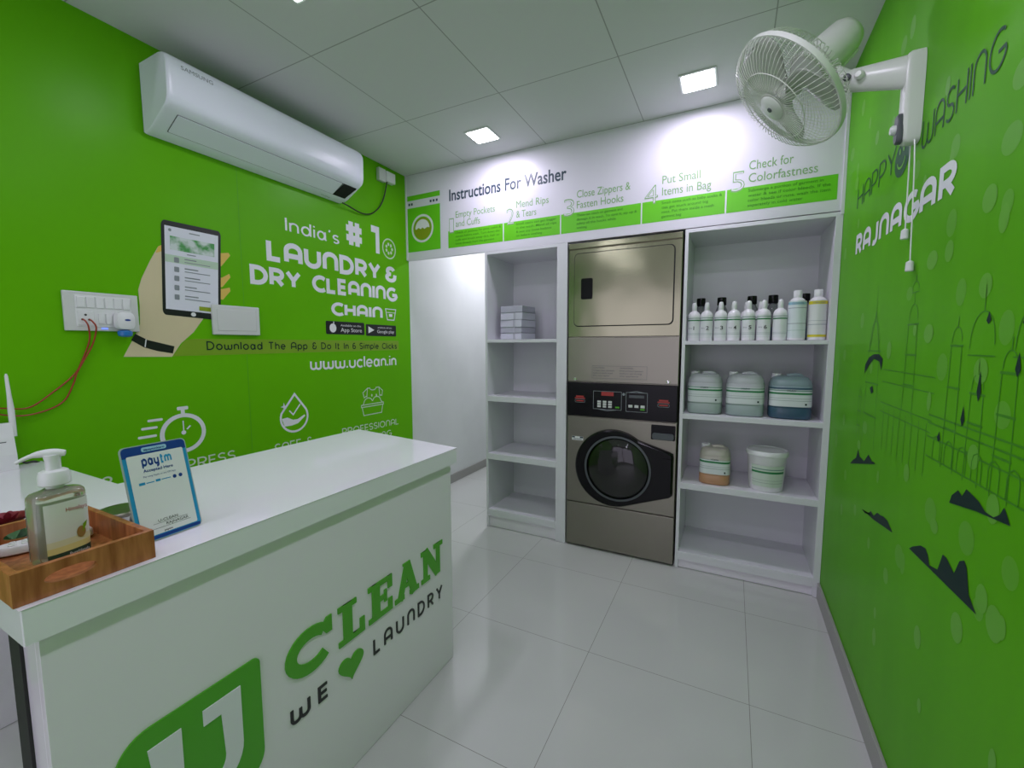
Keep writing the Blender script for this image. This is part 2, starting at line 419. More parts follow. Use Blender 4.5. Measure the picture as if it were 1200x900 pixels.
def stroke_text(bm, s, u0, u1, v0, cap, wt, P, w0, w1, gap=0.13, v1=None, mi=0, per=None):
    """writes s between u0 and u1; v0 -> v1 lets the baseline slope"""
    xs = []; cur = 0.0
    for ch in s:
        g = G[ch]; xs.append(cur); cur += g[0] + wt + gap
    total = cur - gap
    sx = (u1 - u0) / (total * cap)
    if v1 is None: v1 = v0
    for ch, x0 in zip(s, xs):
        if per is not None: bm = BM(); per.append(bm)
        for st in G[ch][1]:
            pts = [(x0 + wt / 2 + px, wt / 2 + py * (1 - wt)) for px, py in st]
            closed = len(pts) > 3 and abs(pts[0][0] - pts[-1][0]) < 1e-6 and abs(pts[0][1] - pts[-1][1]) < 1e-6
            if closed: pts = pts[:-1]
            def xf(q):
                t = q[0] / total
                return (u0 + (u1 - u0) * t, v0 + (v1 - v0) * t + q[1] * cap)
            ribbon(bm, pts, wt, P, w0, w1, closed, mi, xf)

def font_text(bm, s, u0, u1, v0, cap, P, w, bold=0.0, mi=0, v1=None, align=None):
    """plain sans lettering fitted between u0 and u1 (u1 None: natural width)"""
    cu = bpy.data.curves.new('lettering', 'FONT'); cu.body = s; cu.size = 1.0; cu.offset = bold
    cu.resolution_u = 3
    o = bpy.data.objects.new('lettering', cu); me = bpy.data.meshes.new_from_object(o)
    vs = [v.co.copy() for v in me.vertices]
    if not vs: return
    x0 = min(v.x for v in vs); x1 = max(v.x for v in vs)
    k = cap / 0.72
    sx = (u1 - u0) / (x1 - x0) if u1 is not None else k * (1 if P is not P_right else -1)
    if v1 is None: v1 = v0
    nv = []
    for v in vs:
        t = (v.x - x0) / max(x1 - x0, 1e-6)
        nv.append(bm.verts.new(P(u0 + (v.x - x0) * sx, v0 + (v1 - v0) * t + v.y * k, w + 0.0003)))
    for p in me.polygons:
        try: f = bm.faces.new([nv[i] for i in p.vertices]); f.material_index = mi
        except ValueError: pass
    bpy.data.objects.remove(o); bpy.data.meshes.remove(me); bpy.data.curves.remove(cu)

# ================================================================== THE SETTING
bm = BM(); box(bm, -0.5, W + 0.2, YF - 1.5, 2.3, -0.06, 0.0); struct('floor', bm, m_tile)
bm = BM(); box(bm, -0.5, W + 0.2, YF, 2.3, H, H + 0.06); struct('ceiling', bm, m_ceil)
bm = BM(); box(bm, -0.12, 0.0, YF, 0.02, 0, H); wall_left = struct('wall_left', bm, m_green)
bm = BM(); box(bm, -0.24, -0.12, 0.02, 2.2, 0, H); struct('wall_passage', bm, m_paint)
bm = BM(); box(bm, W, W + 0.12, YF, 2.2, 0, H); wall_right = struct('wall_right', bm, m_green_r)
bm = BM(); box(bm, -0.24, W + 0.12, 2.2, 2.3, 0, H); struct('wall_rear', bm, m_paint)
bm = BM(); box(bm, 0.0, W, 0.0, 0.03, 1.968, H); wall_back = struct('wall_back', bm, m_fascia)
bm = BM(); box(bm, 0.72, W, 0.425, 0.44, 0, H); struct('wall_partition', bm, m_paint)
bm = BM(); box(bm, -0.12, W + 0.12, YF - 0.1, YF, 2.35, H + 0.06); struct('wall_front', bm, m_paint)
bm = BM(); box(bm, W - 0.012, W, YF, -0.001, 0, 0.085, 0.002); struct('baseboard_right', bm, m_skirt)
bm = BM(); box(bm, -0.12, -0.108, 0.021, 2.2, 0, 0.085, 0.002); struct('baseboard_passage', bm, m_skirt)
bm = BM(); box(bm, 0.0, 0.010, YF, -0.001, 0, 0.085, 0.002); struct('baseboard_left', bm, m_skirt)
bm = BM(); box(bm, 0.0, 0.014, -0.006, 0.0, 1.972, H, 0.001); box(bm, W - 0.014, W, -0.006, 0.0, 1.95, H, 0.001); struct('trim_1', bm, m_lam)

# shop front far behind the camera: black frame and glazing
bm = BM()
for xx in (0.0, 1.32, 2.64): box(bm, xx, xx + 0.06, YF - 0.08, YF - 0.02, 0.0, 2.35)
box(bm, 0, W, YF - 0.08, YF - 0.02, 2.29, 2.35); struct('window_1', bm, m_blackplast)

# ceiling LED panels
for i, (lx, ly) in enumerate(LED_SPOTS):
    names = ['square LED ceiling light nearest the left wall and fascia', 'square LED ceiling light beside the wall fan above the fascia', 'square LED ceiling light at the top edge, nearer the counter']
    t = thing('ceiling_light', names[i] if i < 3 else 'square LED ceiling light out of view behind the camera', 'ceiling light', (lx, ly, H), 'square ceiling lights')
    b = BM(); box(b, lx - 0.082, lx + 0.082, ly - 0.082, ly + 0.082, H - 0.006, H - 0.0005, 0.002); obj('light_frame', b, m_plast, t)
    b = BM(); box(b, lx - 0.070, lx + 0.070, ly - 0.070, ly + 0.070, H - 0.009, H - 0.005, 0.001); obj('diffuser', b, m_led, t)
    ld = bpy.data.lights.new('led_light', 'AREA'); ld.energy = LED_POWER[i]; ld.size = 0.14; ld.color = LED_COL
    lo = bpy.data.objects.new('led_light', ld); lo.location = (0, 0, -0.012); COL.objects.link(lo); lo.parent = t
# light of the back passage
ld = bpy.data.lights.new('passage_light', 'AREA'); ld.energy = 20.0; ld.size = 0.3; ld.color = (0.95, 0.95, 1.04)
lo = bpy.data.objects.new('passage_light', ld); lo.location = (0.45, 1.2, H - 0.02); COL.objects.link(lo)
# daylight through the open shop front
ld = bpy.data.lights.new('shopfront_daylight', 'AREA'); ld.shape = 'RECTANGLE'; ld.size = 2.5; ld.size_y = 2.1; ld.energy = 17.0; ld.color = (1.0, 0.90, 1.15)
lo = bpy.data.objects.new('shopfront_daylight', ld); lo.location = (1.35, YF - 0.3, 1.2); lo.rotation_euler = (PI / 2, 0, 0); COL.objects.link(lo)

# ------------------------------------------------------------------ left wall artwork
LW = 0.0006
def art(parent, name, m, P, fn):
    b = BM(); fn(b); return obj(name, b, m, parent)
def polys(P, w, *ps):
    def fn(b):
        for p in ps: slab(b, p, P, None, w)
    return fn
WL = wall_left
art(WL, 'wallpaper_seam', m_seam, P_left, polys(P_left, LW, rect(-1.2665, -1.264, 0.0, H), rect(-2.42, -2.4175, 0, H)))
hand = [(-1.624, 1.756), (-1.657, 1.691), (-1.693, 1.61), (-1.708, 1.56), (-1.707, 1.491), (-1.711, 1.416), (-1.732, 1.367), (-1.776, 1.279), (-1.602, 1.275), (-1.563, 1.335), (-1.507, 1.388), (-1.473, 1.437), (-1.45, 1.47), (-1.55, 1.60), (-1.59, 1.70), (-1.597, 1.755)]
art(WL, 'olive_banner', m_olive, P_left, polys(P_left, LW, [(-1.60, 1.277), (-0.118, 1.290), (-0.118, 1.358), (-1.50, 1.357), (-1.545, 1.350)]))
art(WL, 'hand_picture', m_hand, P_left, polys(P_left, 2 * LW, hand))
art(WL, 'finger_picture', m_finger, P_left, polys(P_left, 2 * LW, [(-1.636, 1.725), (-1.624, 1.756), (-1.61, 1.765), (-1.599, 1.743)],
    [(-1.40, 1.772), (-1.361, 1.775), (-1.328, 1.783), (-1.320, 1.771), (-1.365, 1.712), (-1.40, 1.70)],
    [(-1.40, 1.65), (-1.366, 1.657), (-1.33, 1.68), (-1.325, 1.664), (-1.366, 1.612), (-1.40, 1.60)],
    [(-1.40, 1.60), (-1.367, 1.602), (-1.332, 1.613), (-1.329, 1.596), (-1.367, 1.550), (-1.40, 1.55)]))
def phone_map(a, b):      # unit square -> the printed handset, slightly rotated
    tl, tr, br, bl = (-1.607, 1.876), (-1.359, 1.878), (-1.384, 1.448), (-1.626, 1.462)
    top = (tl[0] + (tr[0] - tl[0]) * a, tl[1] + (tr[1] - tl[1]) * a); bot = (bl[0] + (br[0] - bl[0]) * a, bl[1] + (br[1] - bl[1]) * a)
    return (bot[0] + (top[0] - bot[0]) * b, bot[1] + (top[1] - bot[1]) * b)
def pm(poly): return [phone_map(a, b) for a, b in poly]
art(WL, 'handset_picture', m_black, P_left, polys(P_left, 3 * LW, pm(rrect(0, 1, 0, 1, 0.06))))
art(WL, 'screen_picture', m_screen, P_left, polys(P_left, 4 * LW, pm(rect(0.05, 0.95, 0.065, 0.945))))
art(WL, 'screen_row', m_screenrow, P_left, polys(P_left, 5 * LW, pm(rect(0.05, 0.95, 0.565, 0.645))))
art(WL, 'photo_banner', m_pic, P_left, polys(P_left, 5 * LW, pm(rect(0.13, 0.88, 0.70, 0.845))))
def screen_bits(b):
    for k, v in enumerate((0.60, 0.50, 0.405, 0.305, 0.205)):
        slab(b, pm(rrect(0.19, 0.27, v - 0.03, v + 0.025, 0.01)), P_left, None, 6 * LW)
        for j, (a, e) in enumerate(((0.36, 0.62), (0.36, 0.80))):
            slab(b, pm(rect(a, e if j else 0.56 + 0.03 * (k % 3), v + 0.012 - j * 0.03, v + 0.024 - j * 0.034)), P_left, None, 6 * LW)
    slab(b, pm(ell(0.5, 0.032, 0.045, 0.022)), P_left, None, 6 * LW)
    slab(b, pm(rect(0.44, 0.62, 0.90, 0.912)), P_left, None, 6 * LW); slab(b, pm(ell(0.13, 0.905, 0.025, 0.016)), P_left, None, 6 * LW)
    slab(b, pm(rect(0.40, 0.55, 0.668, 0.678)), P_left, None, 6 * LW)
art(WL, 'screen_writing', m_greyprint, P_left, screen_bits)
art(WL, 'screen_button', m_olive2, P_left, polys(P_left, 6 * LW, pm(rect(0.60, 0.95, 0.085, 0.13))))
art(WL, 'home_button', m_paper, P_left, polys(P_left, 7 * LW, pm(ell(0.5, 0.034, 0.042, 0.022))))
art(WL, 'wristband_picture', m_black, P_left, polys(P_left, 3 * LW, [(-1.731, 1.375), (-1.688, 1.349), (-1.59, 1.322), (-1.598, 1.29), (-1.654, 1.301), (-1.704, 1.318), (-1.746, 1.348)]))
art(WL, 'wristband_buckle', m_paper, P_left, polys(P_left, 4 * LW, [(-1.696, 1.353), (-1.692, 1.351), (-1.698, 1.318), (-1.702, 1.320)]))

def slogan(b):
    stroke_text(b, "India's", -1.012, -0.640, 1.960, 0.078, 0.12, P_left, None, LW)
    stroke_text(b, '#', -0.600, -0.432, 1.958, 0.190, 0.21, P_left, None, LW)
    stroke_text(b, '1', -0.382, -0.288, 1.945, 0.205, 0.22, P_left, None, LW)
    stroke_text(b, 'LAUNDRY', -1.130, -0.285, 1.780, 0.121, 0.235, P_left, None, LW, gap=0.08)
    stroke_text(b, '&', -0.240, -0.122, 1.783, 0.113, 0.23, P_left, None, LW)
    stroke_text(b, 'DRY CLEANING', -1.226, -0.130, 1.645, 0.103, 0.235, P_left, None, LW, gap=0.07)
    stroke_text(b, 'CHAIN', -0.722, -0.276, 1.511, 0.086, 0.235, P_left, None, LW, gap=0.08)
art(WL, 'slogan_lettering', m_letter, P_left, slogan)
art(WL, 'web_lettering', m_letter, P_left, lambda b: stroke_text(b, 'www.uclean.in', -0.892, -0.148, 1.176, 0.082, 0.15, P_left, None, LW, gap=0.09, v1=1.172))
art(WL, 'download_lettering', m_dark, P_left, lambda b: stroke_text(b, 'Download The App & Do It In 6 Simple Clicks', -1.456, -0.140, 1.303, 0.043, 0.15, P_left, None, 2 * LW, gap=0.16, v1=1.298))
def basket(b):
    ribbon(b, [(-0.246, 1.587), (-0.230, 1.510), (-0.160, 1.510), (-0.140, 1.588)], 0.007, P_left, None, LW)
    ribbon(b, [(-0.250, 1.588), (-0.136, 1.588)], 0.006, P_left, None, LW); ribbon(b, [(-0.236, 1.563), (-0.150, 1.563)], 0.004, P_left, None, LW)
    slab(b, rect(-0.212, -0.178, 1.533, 1.553), P_left, None, LW)
art(WL, 'basket_picture', m_letter, P_left, basket)
def round_mark(b):
    ring2d(b, -0.192, 2.021, 0.064, 0.068, 0.009, P_left, None, LW)
    for k in range(7):
        a = 2 * PI * k / 7
        slab(b, ell(-0.192 + 0.030 * math.cos(a), 2.021 + 0.032 * math.sin(a), 0.010, 0.012, 8), P_left, None, LW)
art(WL, 'round_mark', m_letterdim, P_left, round_mark)
art(WL, 'store_badge', m_black, P_left, polys(P_left, LW, rrect(-0.768, -0.454, 1.395, 1.477, 0.008), rrect(-0.440, -0.142, 1.390, 1.470, 0.008)))
def badge_text(b):
    font_text(b, 'Available on the', -0.655, -0.485, 1.447, 0.014, P_left, 2 * LW)
    font_text(b, 'App Store', -0.655, -0.478, 1.412, 0.026, P_left, 2 * LW)
    font_text(b, 'ANDROID APP ON', -0.330, -0.190, 1.444, 0.011, P_left, 2 * LW)
    font_text(b, 'Google play', -0.335, -0.165, 1.412, 0.023, P_left, 2 * LW)
    slab(b, ell(-0.715, 1.434, 0.026, 0.028, 20), P_left, None, 2 * LW); slab(b, ell(-0.708, 1.467, 0.004, 0.009, 10), P_left, None, 2 * LW)
    slab(b, [(-0.418, 1.408), (-0.362, 1.431), (-0.418, 1.456)], P_left, None, 2 * LW)
art(WL, 'badge_lettering', m_paper, P_left, badge_text)

def watch(b):
    ring2d(b, -1.577, 0.922, 0.085, 0.083, 0.018, P_left, None, LW)
    slab(b, rrect(-1.598, -1.552, 1.030, 1.046, 0.005), P_left, None, LW); slab(b, rect(-1.583, -1.567, 1.000, 1.031), P_left, None, LW)
    slab(b, rect(-1.579, -1.574, 0.925, 0.980), P_left, None, LW); slab(b, ell(-1.577, 0.925, 0.010, 0.010, 14), P_left, None, LW)
    ribbon(b, [(-1.563, 0.938), (-1.548, 0.953)], 0.007, P_left, None, LW)
    for (a, e, v) in ((-1.712, -1.655, 0.999), (-1.736, -1.676, 0.967), (-1.750, -1.681, 0.931)): slab(b, rrect(a, e, v - 0.0055, v + 0.0055, 0.005), P_left, None, LW)
art(WL, 'stopwatch_picture', m_letter, P_left, watch)
def drop(b):
    p = [(-1.004, 1.045)] + [(-1.01 + 0.086 * math.cos(math.radians(a)), 0.912 + 0.084 * math.sin(math.radians(a))) for a in range(28, -209, -12)]
    ribbon(b, p, 0.012, P_left, None, LW, closed=True)
    ribbon(b, [(-1.041, 0.953), (-1.018, 0.927), (-0.970, 0.983)], 0.008, P_left, None, LW)
    slab(b, [(-1.089, 0.912), (-1.055, 0.915), (-1.02, 0.897), (-0.99, 0.897), (-0.945, 0.918), (-0.940, 0.909), (-0.99, 0.872), (-1.03, 0.865), (-1.075, 0.866)], P_left, None, LW)
    slab(b, [(-1.073, 1.004), (-1.068, 0.985), (-1.052, 0.980), (-1.068, 0.975), (-1.073, 0.956), (-1.078, 0.975), (-1.094, 0.980), (-1.078, 0.985)], P_left, None, 2 * LW)
art(WL, 'droplet_picture', m_letter, P_left, drop)
def tub(b):
    t = 0.006
    ribbon(b, [(-0.497, 0.900), (-0.484, 0.842), (-0.315, 0.842), (-0.302, 0.900)], t, P_left, None, LW)
    ribbon(b, [(-0.503, 0.915), (-0.295, 0.915), (-0.295, 0.900), (-0.503, 0.900)], t, P_left, None, LW, closed=True)
    ribbon(b, [(-0.452, 0.965), (-0.444, 1.028), (-0.425, 1.028)] + arc(-0.392, 1.028, 0.030, 0.016, 180, 360) + [(-0.335, 1.028), (-0.328, 0.960)], t, P_left, None, LW)
    ribbon(b, [(-0.444, 1.028), (-0.486, 1.000), (-0.476, 0.965), (-0.452, 0.975)], t, P_left, None, LW)
    ribbon(b, [(-0.335, 1.028), (-0.300, 1.000), (-0.308, 0.965), (-0.328, 0.970)], t, P_left, None, LW)
    ribbon(b, [(-0.490, 0.915)] + arc(-0.44, 0.925, 0.04, 0.035, 170, 20) + arc(-0.36, 0.925, 0.04, 0.038, 160, 10) + [(-0.305, 0.915)], t, P_left, None, LW)
    slab(b, ell(-0.405, 0.975, 0.006, 0.01, 8), P_left, None, LW); slab(b, ell(-0.362, 0.972, 0.006, 0.01, 8), P_left, None, LW)
art(WL, 'laundry_tub_picture', m_letterdim, P_left, tub)
def captions(b):
    stroke_text(b, '48 HR EXPRESS', -1.930, -1.352, 0.745, 0.050, 0.13, P_left, None, LW)
    stroke_text(b, 'SAFE &', -1.140, -0.900, 0.728, 0.050, 0.13, P_left, None, LW)
    stroke_text(b, 'PROFESSIONAL', -0.674, -0.140, 0.738, 0.047, 0.13, P_left, None, LW, v1=0.726)
    stroke_text(b, 'CLEANING', -0.580, -0.224, 0.652, 0.047, 0.13, P_left, None, LW)
    stroke_text(b, 'HYGIENIC', -1.180, -0.860, 0.655, 0.047, 0.13, P_left, None, LW)
art(WL, 'service_lettering', m_letterdim, P_left, captions)

# ------------------------------------------------------------------ fascia artwork
FB = wall_back
def fw(k): return 0.0006 * k
art(FB, 'washer_picture', m_lgreen, P_front, polys(P_front, fw(1), rect(0.016, 0.318, 2.404, 2.440), rect(0.016, 0.318, 2.027, 2.350)))
def dots(b):
    for a in (0.035, 0.060, 0.235, 0.262, 0.290): slab(b, rect(a - 0.008, a + 0.008, 2.369, 2.386), P_front, None, fw(1))
art(FB, 'washer_buttons', m_navytext, P_front, dots)
art(FB, 'washer_ring', m_paper, P_front, lambda b: ring2d(b, 0.155, 2.192, 0.094, 0.094, 0.016, P_front, None, fw(2)))
art(FB, 'washer_window', m_olive2, P_front, lambda b: (slab(b, ell(0.155, 2.192, 0.080, 0.080), P_front, None, fw(2))))
art(FB, 'washer_foam', m_paper, P_front, lambda b: slab(b, ell(0.155, 2.192, 0.066, 0.066, 20, 0, 180) + [(0.10, 2.187), (0.12, 2.199), (0.14, 2.187), (0.155, 2.198), (0.175, 2.185), (0.20, 2.197)], P_front, None, fw(3)))
DIV = [0.387, 0.838, 1.248, 1.746, 2.184, 2.672]
art(FB, 'green_band', m_lgreen, P_front, polys(P_front, fw(1), *[rect(DIV[i] + (0.004 if i else 0), DIV[i + 1] - 0.004, 2.023, 2.142) for i in range(5)]))
art(FB, 'heading_lettering', m_navytext, P_front, lambda b: font_text(b, 'Instructions For Washer', 0.400, 1.285, 2.352, 0.080, P_front, fw(1), bold=0.018))
def steps(b):
    for (u0, u1a, u1b, l1, l2) in ((0.453, 0.773, 0.655, 'Empty Pockets', 'and Cuffs'), (0.935, 1.166, 1.080, 'Mend Rips', '& Tears'), (1.354, 1.680, 1.640, 'Close Zippers &', 'Fasten Hooks'),
                               (1.857, 2.055, 2.110, 'Put Small', 'Items in Bag'), (2.287, 2.482, 2.585, 'Check for', 'Colorfastness')):
        font_text(b, l1, u0, u1a, 2.228, 0.046, P_front, fw(1))
        font_text(b, l2, u0, u1b, 2.165, 0.046, P_front, fw(1))
art(FB, 'step_lettering', m_greentext, P_front, steps)
def nums(b):
    for s, a, e in (('1', 0.397, 0.437), ('2', 0.862, 0.920), ('3', 1.268, 1.338), ('4', 1.762, 1.835), ('5', 2.205, 2.270)):
        font_text(b, s, a, e, 2.125, 0.110, P_front, fw(1))
art(FB, 'step_number_outline', m_greentext, P_front, nums)
def nums2(b):
    for s, a, e in (('1', 0.397, 0.437), ('2', 0.862, 0.920), ('3', 1.268, 1.338), ('4', 1.762, 1.835), ('5', 2.205, 2.270)):
        font_text(b, s, a + 0.004, e - 0.004, 2.129, 0.102, P_front, fw(2), bold=-0.025)
art(FB, 'step_number', m_fascia, P_front, nums2)
def small(b):
    T = [(0.450, 0.82, ['Check all pockets for pens, coins &', 'tissues before wash. Turn down the', 'cuffs and brush away dirt, hair or', 'loose threads from the garment']),
         (0.935, 1.22, ['Small tears can get bigger', 'in the wash. Mend all rips', '& sew any loose buttons', 'on before washing']),
         (1.354, 1.72, ['These can catch on garment and', 'damage it in wash. To save it, zip up &', 'safety all the hooks while', 'washing']),
         (1.857, 2.165, ['Small items such as baby socks &', 'ties get stuck around big', 'ones. Put them inside a mesh', 'garment bag']),
         (2.287, 2.640, ['Submerge a portion of garment in', 'water & see if color bleeds. If the', 'color bleeds or runs, wash the item', 'separately in cold water'])]
    for u0, u1, ls in T:
        for k, s in enumerate(ls):
            f = min(1.0, len(s) / max(len(q) for q in ls))
            font_text(b, s, u0, u0 + (u1 - u0) * f, 2.117 - 0.025 * k, 0.015, P_front, fw(2), bold=0.004)
art(FB, 'instruction_lettering', m_tinytext, P_front, small)

# ------------------------------------------------------------------ right wall artwork
WR = wall_right
bok = [(-1.403, 1.442), (-1.494, 1.354), (-1.135, 1.351), (-1.232, 1.268), (-1.416, 1.268), (-1.509, 1.191), (-1.509, 1.01), (-1.421, 0.916), (-1.501, 0.826), (-1.056, 0.711), (-0.96, 0.603), (-1.237, 0.91), (-1.417, 0.714), (-1.582, 0.918), (-1.419, 1.09), (-0.614, 1.013), (-1.551, 0.804), (-1.201, 1.792), (-1.387, 1.618), (-1.216, 1.611), (-1.119, 1.541), (-1.448, 1.71), (-1.464, 1.819), (-0.885, 2.095), (-0.504, 2.095), (-0.105, 2.185), (-0.255, 2.318)]
def bokeh(b):
    for i, (a, v) in enumerate(bok):
        if i % 2 == 0: slab(b, ell(a, v, rnd.uniform(0.022, 0.034), rnd.uniform(0.024, 0.034), 18), P_right, None, LW)
    for k in range(34): slab(b, ell(rnd.uniform(-1.9, -0.05), rnd.uniform(0.3, 2.5), rnd.uniform(0.012, 0.024), rnd.uniform(0.016, 0.030), 16), P_right, None, LW)
art(WR, 'bokeh_picture', m_bokeh, P_right, bokeh)
def bokeh2(b):
    for i, (a, v) in enumerate(bok):
        if i % 2: slab(b, ell(a, v, rnd.uniform(0.024, 0.036), rnd.uniform(0.024, 0.036), 18), P_right, None, 0.4 * LW)
    for k in range(26): slab(b, ell(rnd.uniform(-1.9, -0.05), rnd.uniform(0.3, 2.5), rnd.uniform(0.018, 0.030), rnd.uniform(0.020, 0.034), 16), P_right, None, 0.4 * LW)
art(WR, 'pale_bokeh_picture', m_bokeh2, P_right, bokeh2)
hills = [[(-0.44, 0.832), (-0.482, 0.857), (-0.527, 0.876), (-0.548, 0.915), (-0.575, 0.893), (-0.594, 0.892), (-0.640, 0.890), (-0.690, 0.927), (-0.735, 0.912), (-0.757, 0.916), (-0.775, 0.913)],
    [(-0.655, 0.712), (-0.693, 0.71), (-0.745, 0.730), (-0.765, 0.743), (-0.800, 0.738), (-0.834, 0.762), (-0.868, 0.765), (-0.900, 0.772), (-0.94, 0.773), (-0.991, 0.755), (-0.80, 0.725)],
    [(-1.127, 0.765), (-1.149, 0.780), (-1.170, 0.79), (-1.201, 0.805), (-1.230, 0.81), (-1.247, 0.801), (-1.26, 0.780), (-1.306, 0.791), (-1.326, 0.837), (-1.345, 0.838), (-1.364, 0.830), (-1.386, 0.821), (-1.405, 0.858), (-1.425, 0.868), (-1.436, 0.859), (-1.445, 0.835), (-1.454, 0.809), (-1.489, 0.786), (-1.30, 0.775)],
    [(-1.334, 0.964), (-1.343, 0.984), (-1.37, 1.004), (-1.39, 0.997), (-1.405, 1.017), (-1.433, 1.013), (-1.459, 1.008), (-1.486, 0.996), (-1.516, 0.996), (-1.535, 1.008), (-1.547, 1.026), (-1.558, 1.015), (-1.570, 1.000), (-1.45, 0.985)]]
def skyline(b):
    for h in hills: slab(b, h, P_right, None, 2 * LW)
    slab(b, [(-0.558, 1.213), (-0.565, 1.249), (-0.610, 1.276), (-0.665, 1.288), (-0.725, 1.290), (-0.770, 1.275), (-0.762, 1.235), (-0.735, 1.265), (-0.667, 1.272), (-0.610, 1.245)], P_right, None, 2 * LW)
    slab(b, [(-0.645, 1.165), (-0.675, 1.175), (-0.690, 1.155), (-0.665, 1.145)], P_right, None, 2 * LW)
    for (a, v, h) in ((-1.418, 1.235, 0.05), (-1.36, 1.165, 0.035), (-1.545, 1.285, 0.035), (-1.43, 1.375, 0.02), (-1.555, 1.365, 0.02), (-1.25, 1.10, 0.02)):
        slab(b, [(a, v - h * 0.6), (a - 0.009, v - h * 0.2), (a, v + h * 0.7), (a + 0.009, v - h * 0.2)], P_right, None, 2 * LW)
art(WR, 'dark_skyline_picture', m_dark, P_right, skyline)
def monuments(b):
    Lp = lambda pts, t=0.003: ribbon(b, pts, t, P_right, None, LW)
    def dome(c, z, w, h):
        Lp([(c + w * math.cos(math.radians(a)), z + h * (math.sin(math.radians(a)) ** 0.7)) for a in range(4, 178, 12)])
        Lp([(c, z + h), (c, z + h * 1.6)], 0.003); Lp([(c - w * 1.1, z), (c + w * 1.1, z)])
    def tower(c, z0, z1, w):
        Lp([(c - w, z0), (c - w * 0.85, z1)]); Lp([(c + w, z0), (c + w * 0.85, z1)])
        for k in range(1, 4): Lp([(c - w * 1.1, z0 + (z1 - z0) * k / 3), (c + w * 1.1, z0 + (z1 - z0) * k / 3)], 0.005)
        dome(c, z1, w * 0.8, w * 1.4)
    tower(-0.66, 0.95, 1.30, 0.075); Lp([(-0.60, 1.30), (-0.66, 1.44), (-0.72, 1.30)], 0.006); Lp([(-0.66, 1.44), (-0.66, 1.53)], 0.003)
    tower(-1.02, 1.12, 1.38, 0.040); tower(-0.52, 0.95, 1.12, 0.02); dome(-1.02, 1.47, 0.025, 0.03)
    for c in (-1.30, -1.41, -1.52, -1.66): tower(c, 1.03, 1.22 + 0.05 * ((c * 100) % 3), 0.030)
    dome(-1.41, 1.30, 0.05, 0.09); dome(-1.58, 1.30, 0.05, 0.09)
    for v in (1.24, 1.20, 1.13, 1.10): Lp([(-0.78, v), (-1.20, v)], 0.003)
    for v in (1.145, 1.125, 1.09, 1.04): Lp([(-1.18, v), (-1.85, v)], 0.004)
    for k in range(8): Lp([(-0.82 - 0.05 * k, 0.98), (-0.82 - 0.05 * k, 1.12)] , 0.003)
    for k in range(10): Lp([(-1.22 - 0.065 * k, 1.04)] + [(-1.22 - 0.065 * k - 0.02 + 0.02 * math.cos(math.radians(a)), 1.08 + 0.02 * math.sin(math.radians(a))) for a in range(0, 181, 45)] + [(-1.26 - 0.065 * k, 1.04)], 0.003)
art(WR, 'monument_outline_picture', m_line, P_right, monuments)
art(WR, 'town_lettering', m_letter, P_right, lambda b: stroke_text(b, 'RAJNAGAR', -0.290, -1.222, 1.695, 0.090, 0.22, P_right, None, 2 * LW, v1=1.676))
def happy(b):
    stroke_text(b, 'HAPPY', -0.262, -0.752, 1.898, 0.086, 0.075, P_right, None, 2 * LW, v1=1.888)
    stroke_text(b, 'WASHING', -0.975, -1.392, 1.866, 0.084, 0.085, P_right, None, 2 * LW, v1=1.870)
m_greet = mat('greeting_print', (0.015, 0.085, 0.040), 0.5, spec=0.2)
art(WR, 'greeting_lettering', m_greet, P_right, happy)
art(WR, 'smile_picture', m_greet, P_right, lambda b: slab(b, ell(-0.812, 1.908, 0.066, 0.055, 28), P_right, None, 2 * LW))
art(WR, 'smile_mouth', m_bokeh, P_right, lambda b: (ribbon(b, ell(-0.812, 1.908, 0.036, 0.028, 14, 190, 350), 0.007, P_right, None, 3 * LW + 0.0003), slab(b, ell(-0.795, 1.934, 0.007, 0.010, 10), P_right, None, 3 * LW + 0.0003), slab(b, ell(-0.829, 1.934, 0.007, 0.010, 10), P_right, None, 3 * LW + 0.0003)))

# ================================================================== RECEPTION COUNTER
Y0, Y1 = -2.392, -1.212
ct = thing('reception_counter', 'white glossy reception counter with a green logo and lettering', 'counter', (0.92, -1.8, 0))
b = BM(); box(b, FX - 0.018, FX, Y0, Y1, 0.002, 0.842, 0.001); obj('front_panel', b, m_counter, ct)
b = BM(); box(b, 1.112, FX - 0.018, Y0, Y0 + 0.018, 0.002, 0.842, 0.001); obj('end_panel', b, m_counter, ct)
b = BM(); box(b, 1.108, 1.160, Y0 - 0.005, Y0 - 0.0002, 0.002, 0.841, 0.001); obj('edge_strip', b, m_gap, ct, label='black edge strip')
b = BM(); box(b, 0.62, FX - 0.018, Y1 - 0.018, Y1, 0.002, 0.842, 0.001); obj('end_panel', b, m_counter, ct)
b = BM(); box(b, 0.62, 0.638, -2.05, Y1 - 0.018, 0.002, 0.842, 0.001); obj('rear_panel', b, m_counter, ct)
b = BM(); box(b, 0.02, 0.62, -2.07, -2.052, 0.30, 0.842, 0.001); obj('wing_panel', b, m_counter, ct)
b = BM(); box(b, 0.02, 0.038, Y0, -2.07, 0.002, 0.842, 0.001); obj('wing_end_panel', b, m_counter, ct)
b = BM()
outline = [(1.252, -2.412), (1.252, -1.190), (0.590, -1.086), (0.590, -2.042), (0.003, -2.042), (0.003, -2.412)]
PZ = lambda u, v, w: Vector((u, v, w))
slab(b, outline, PZ, 0.842, 0.904); slab(b, outline, PZ, None, 0.842)
bmesh.ops.remove_doubles(b, verts=b.verts, dist=1e-5)
bmesh.ops.bevel(b, geom=[e for e in b.edges if e.is_manifold and e.calc_face_angle(0) > 0.5], offset=0.0015, segments=1, affect='EDGES')
obj('worktop', b, m_top, ct)
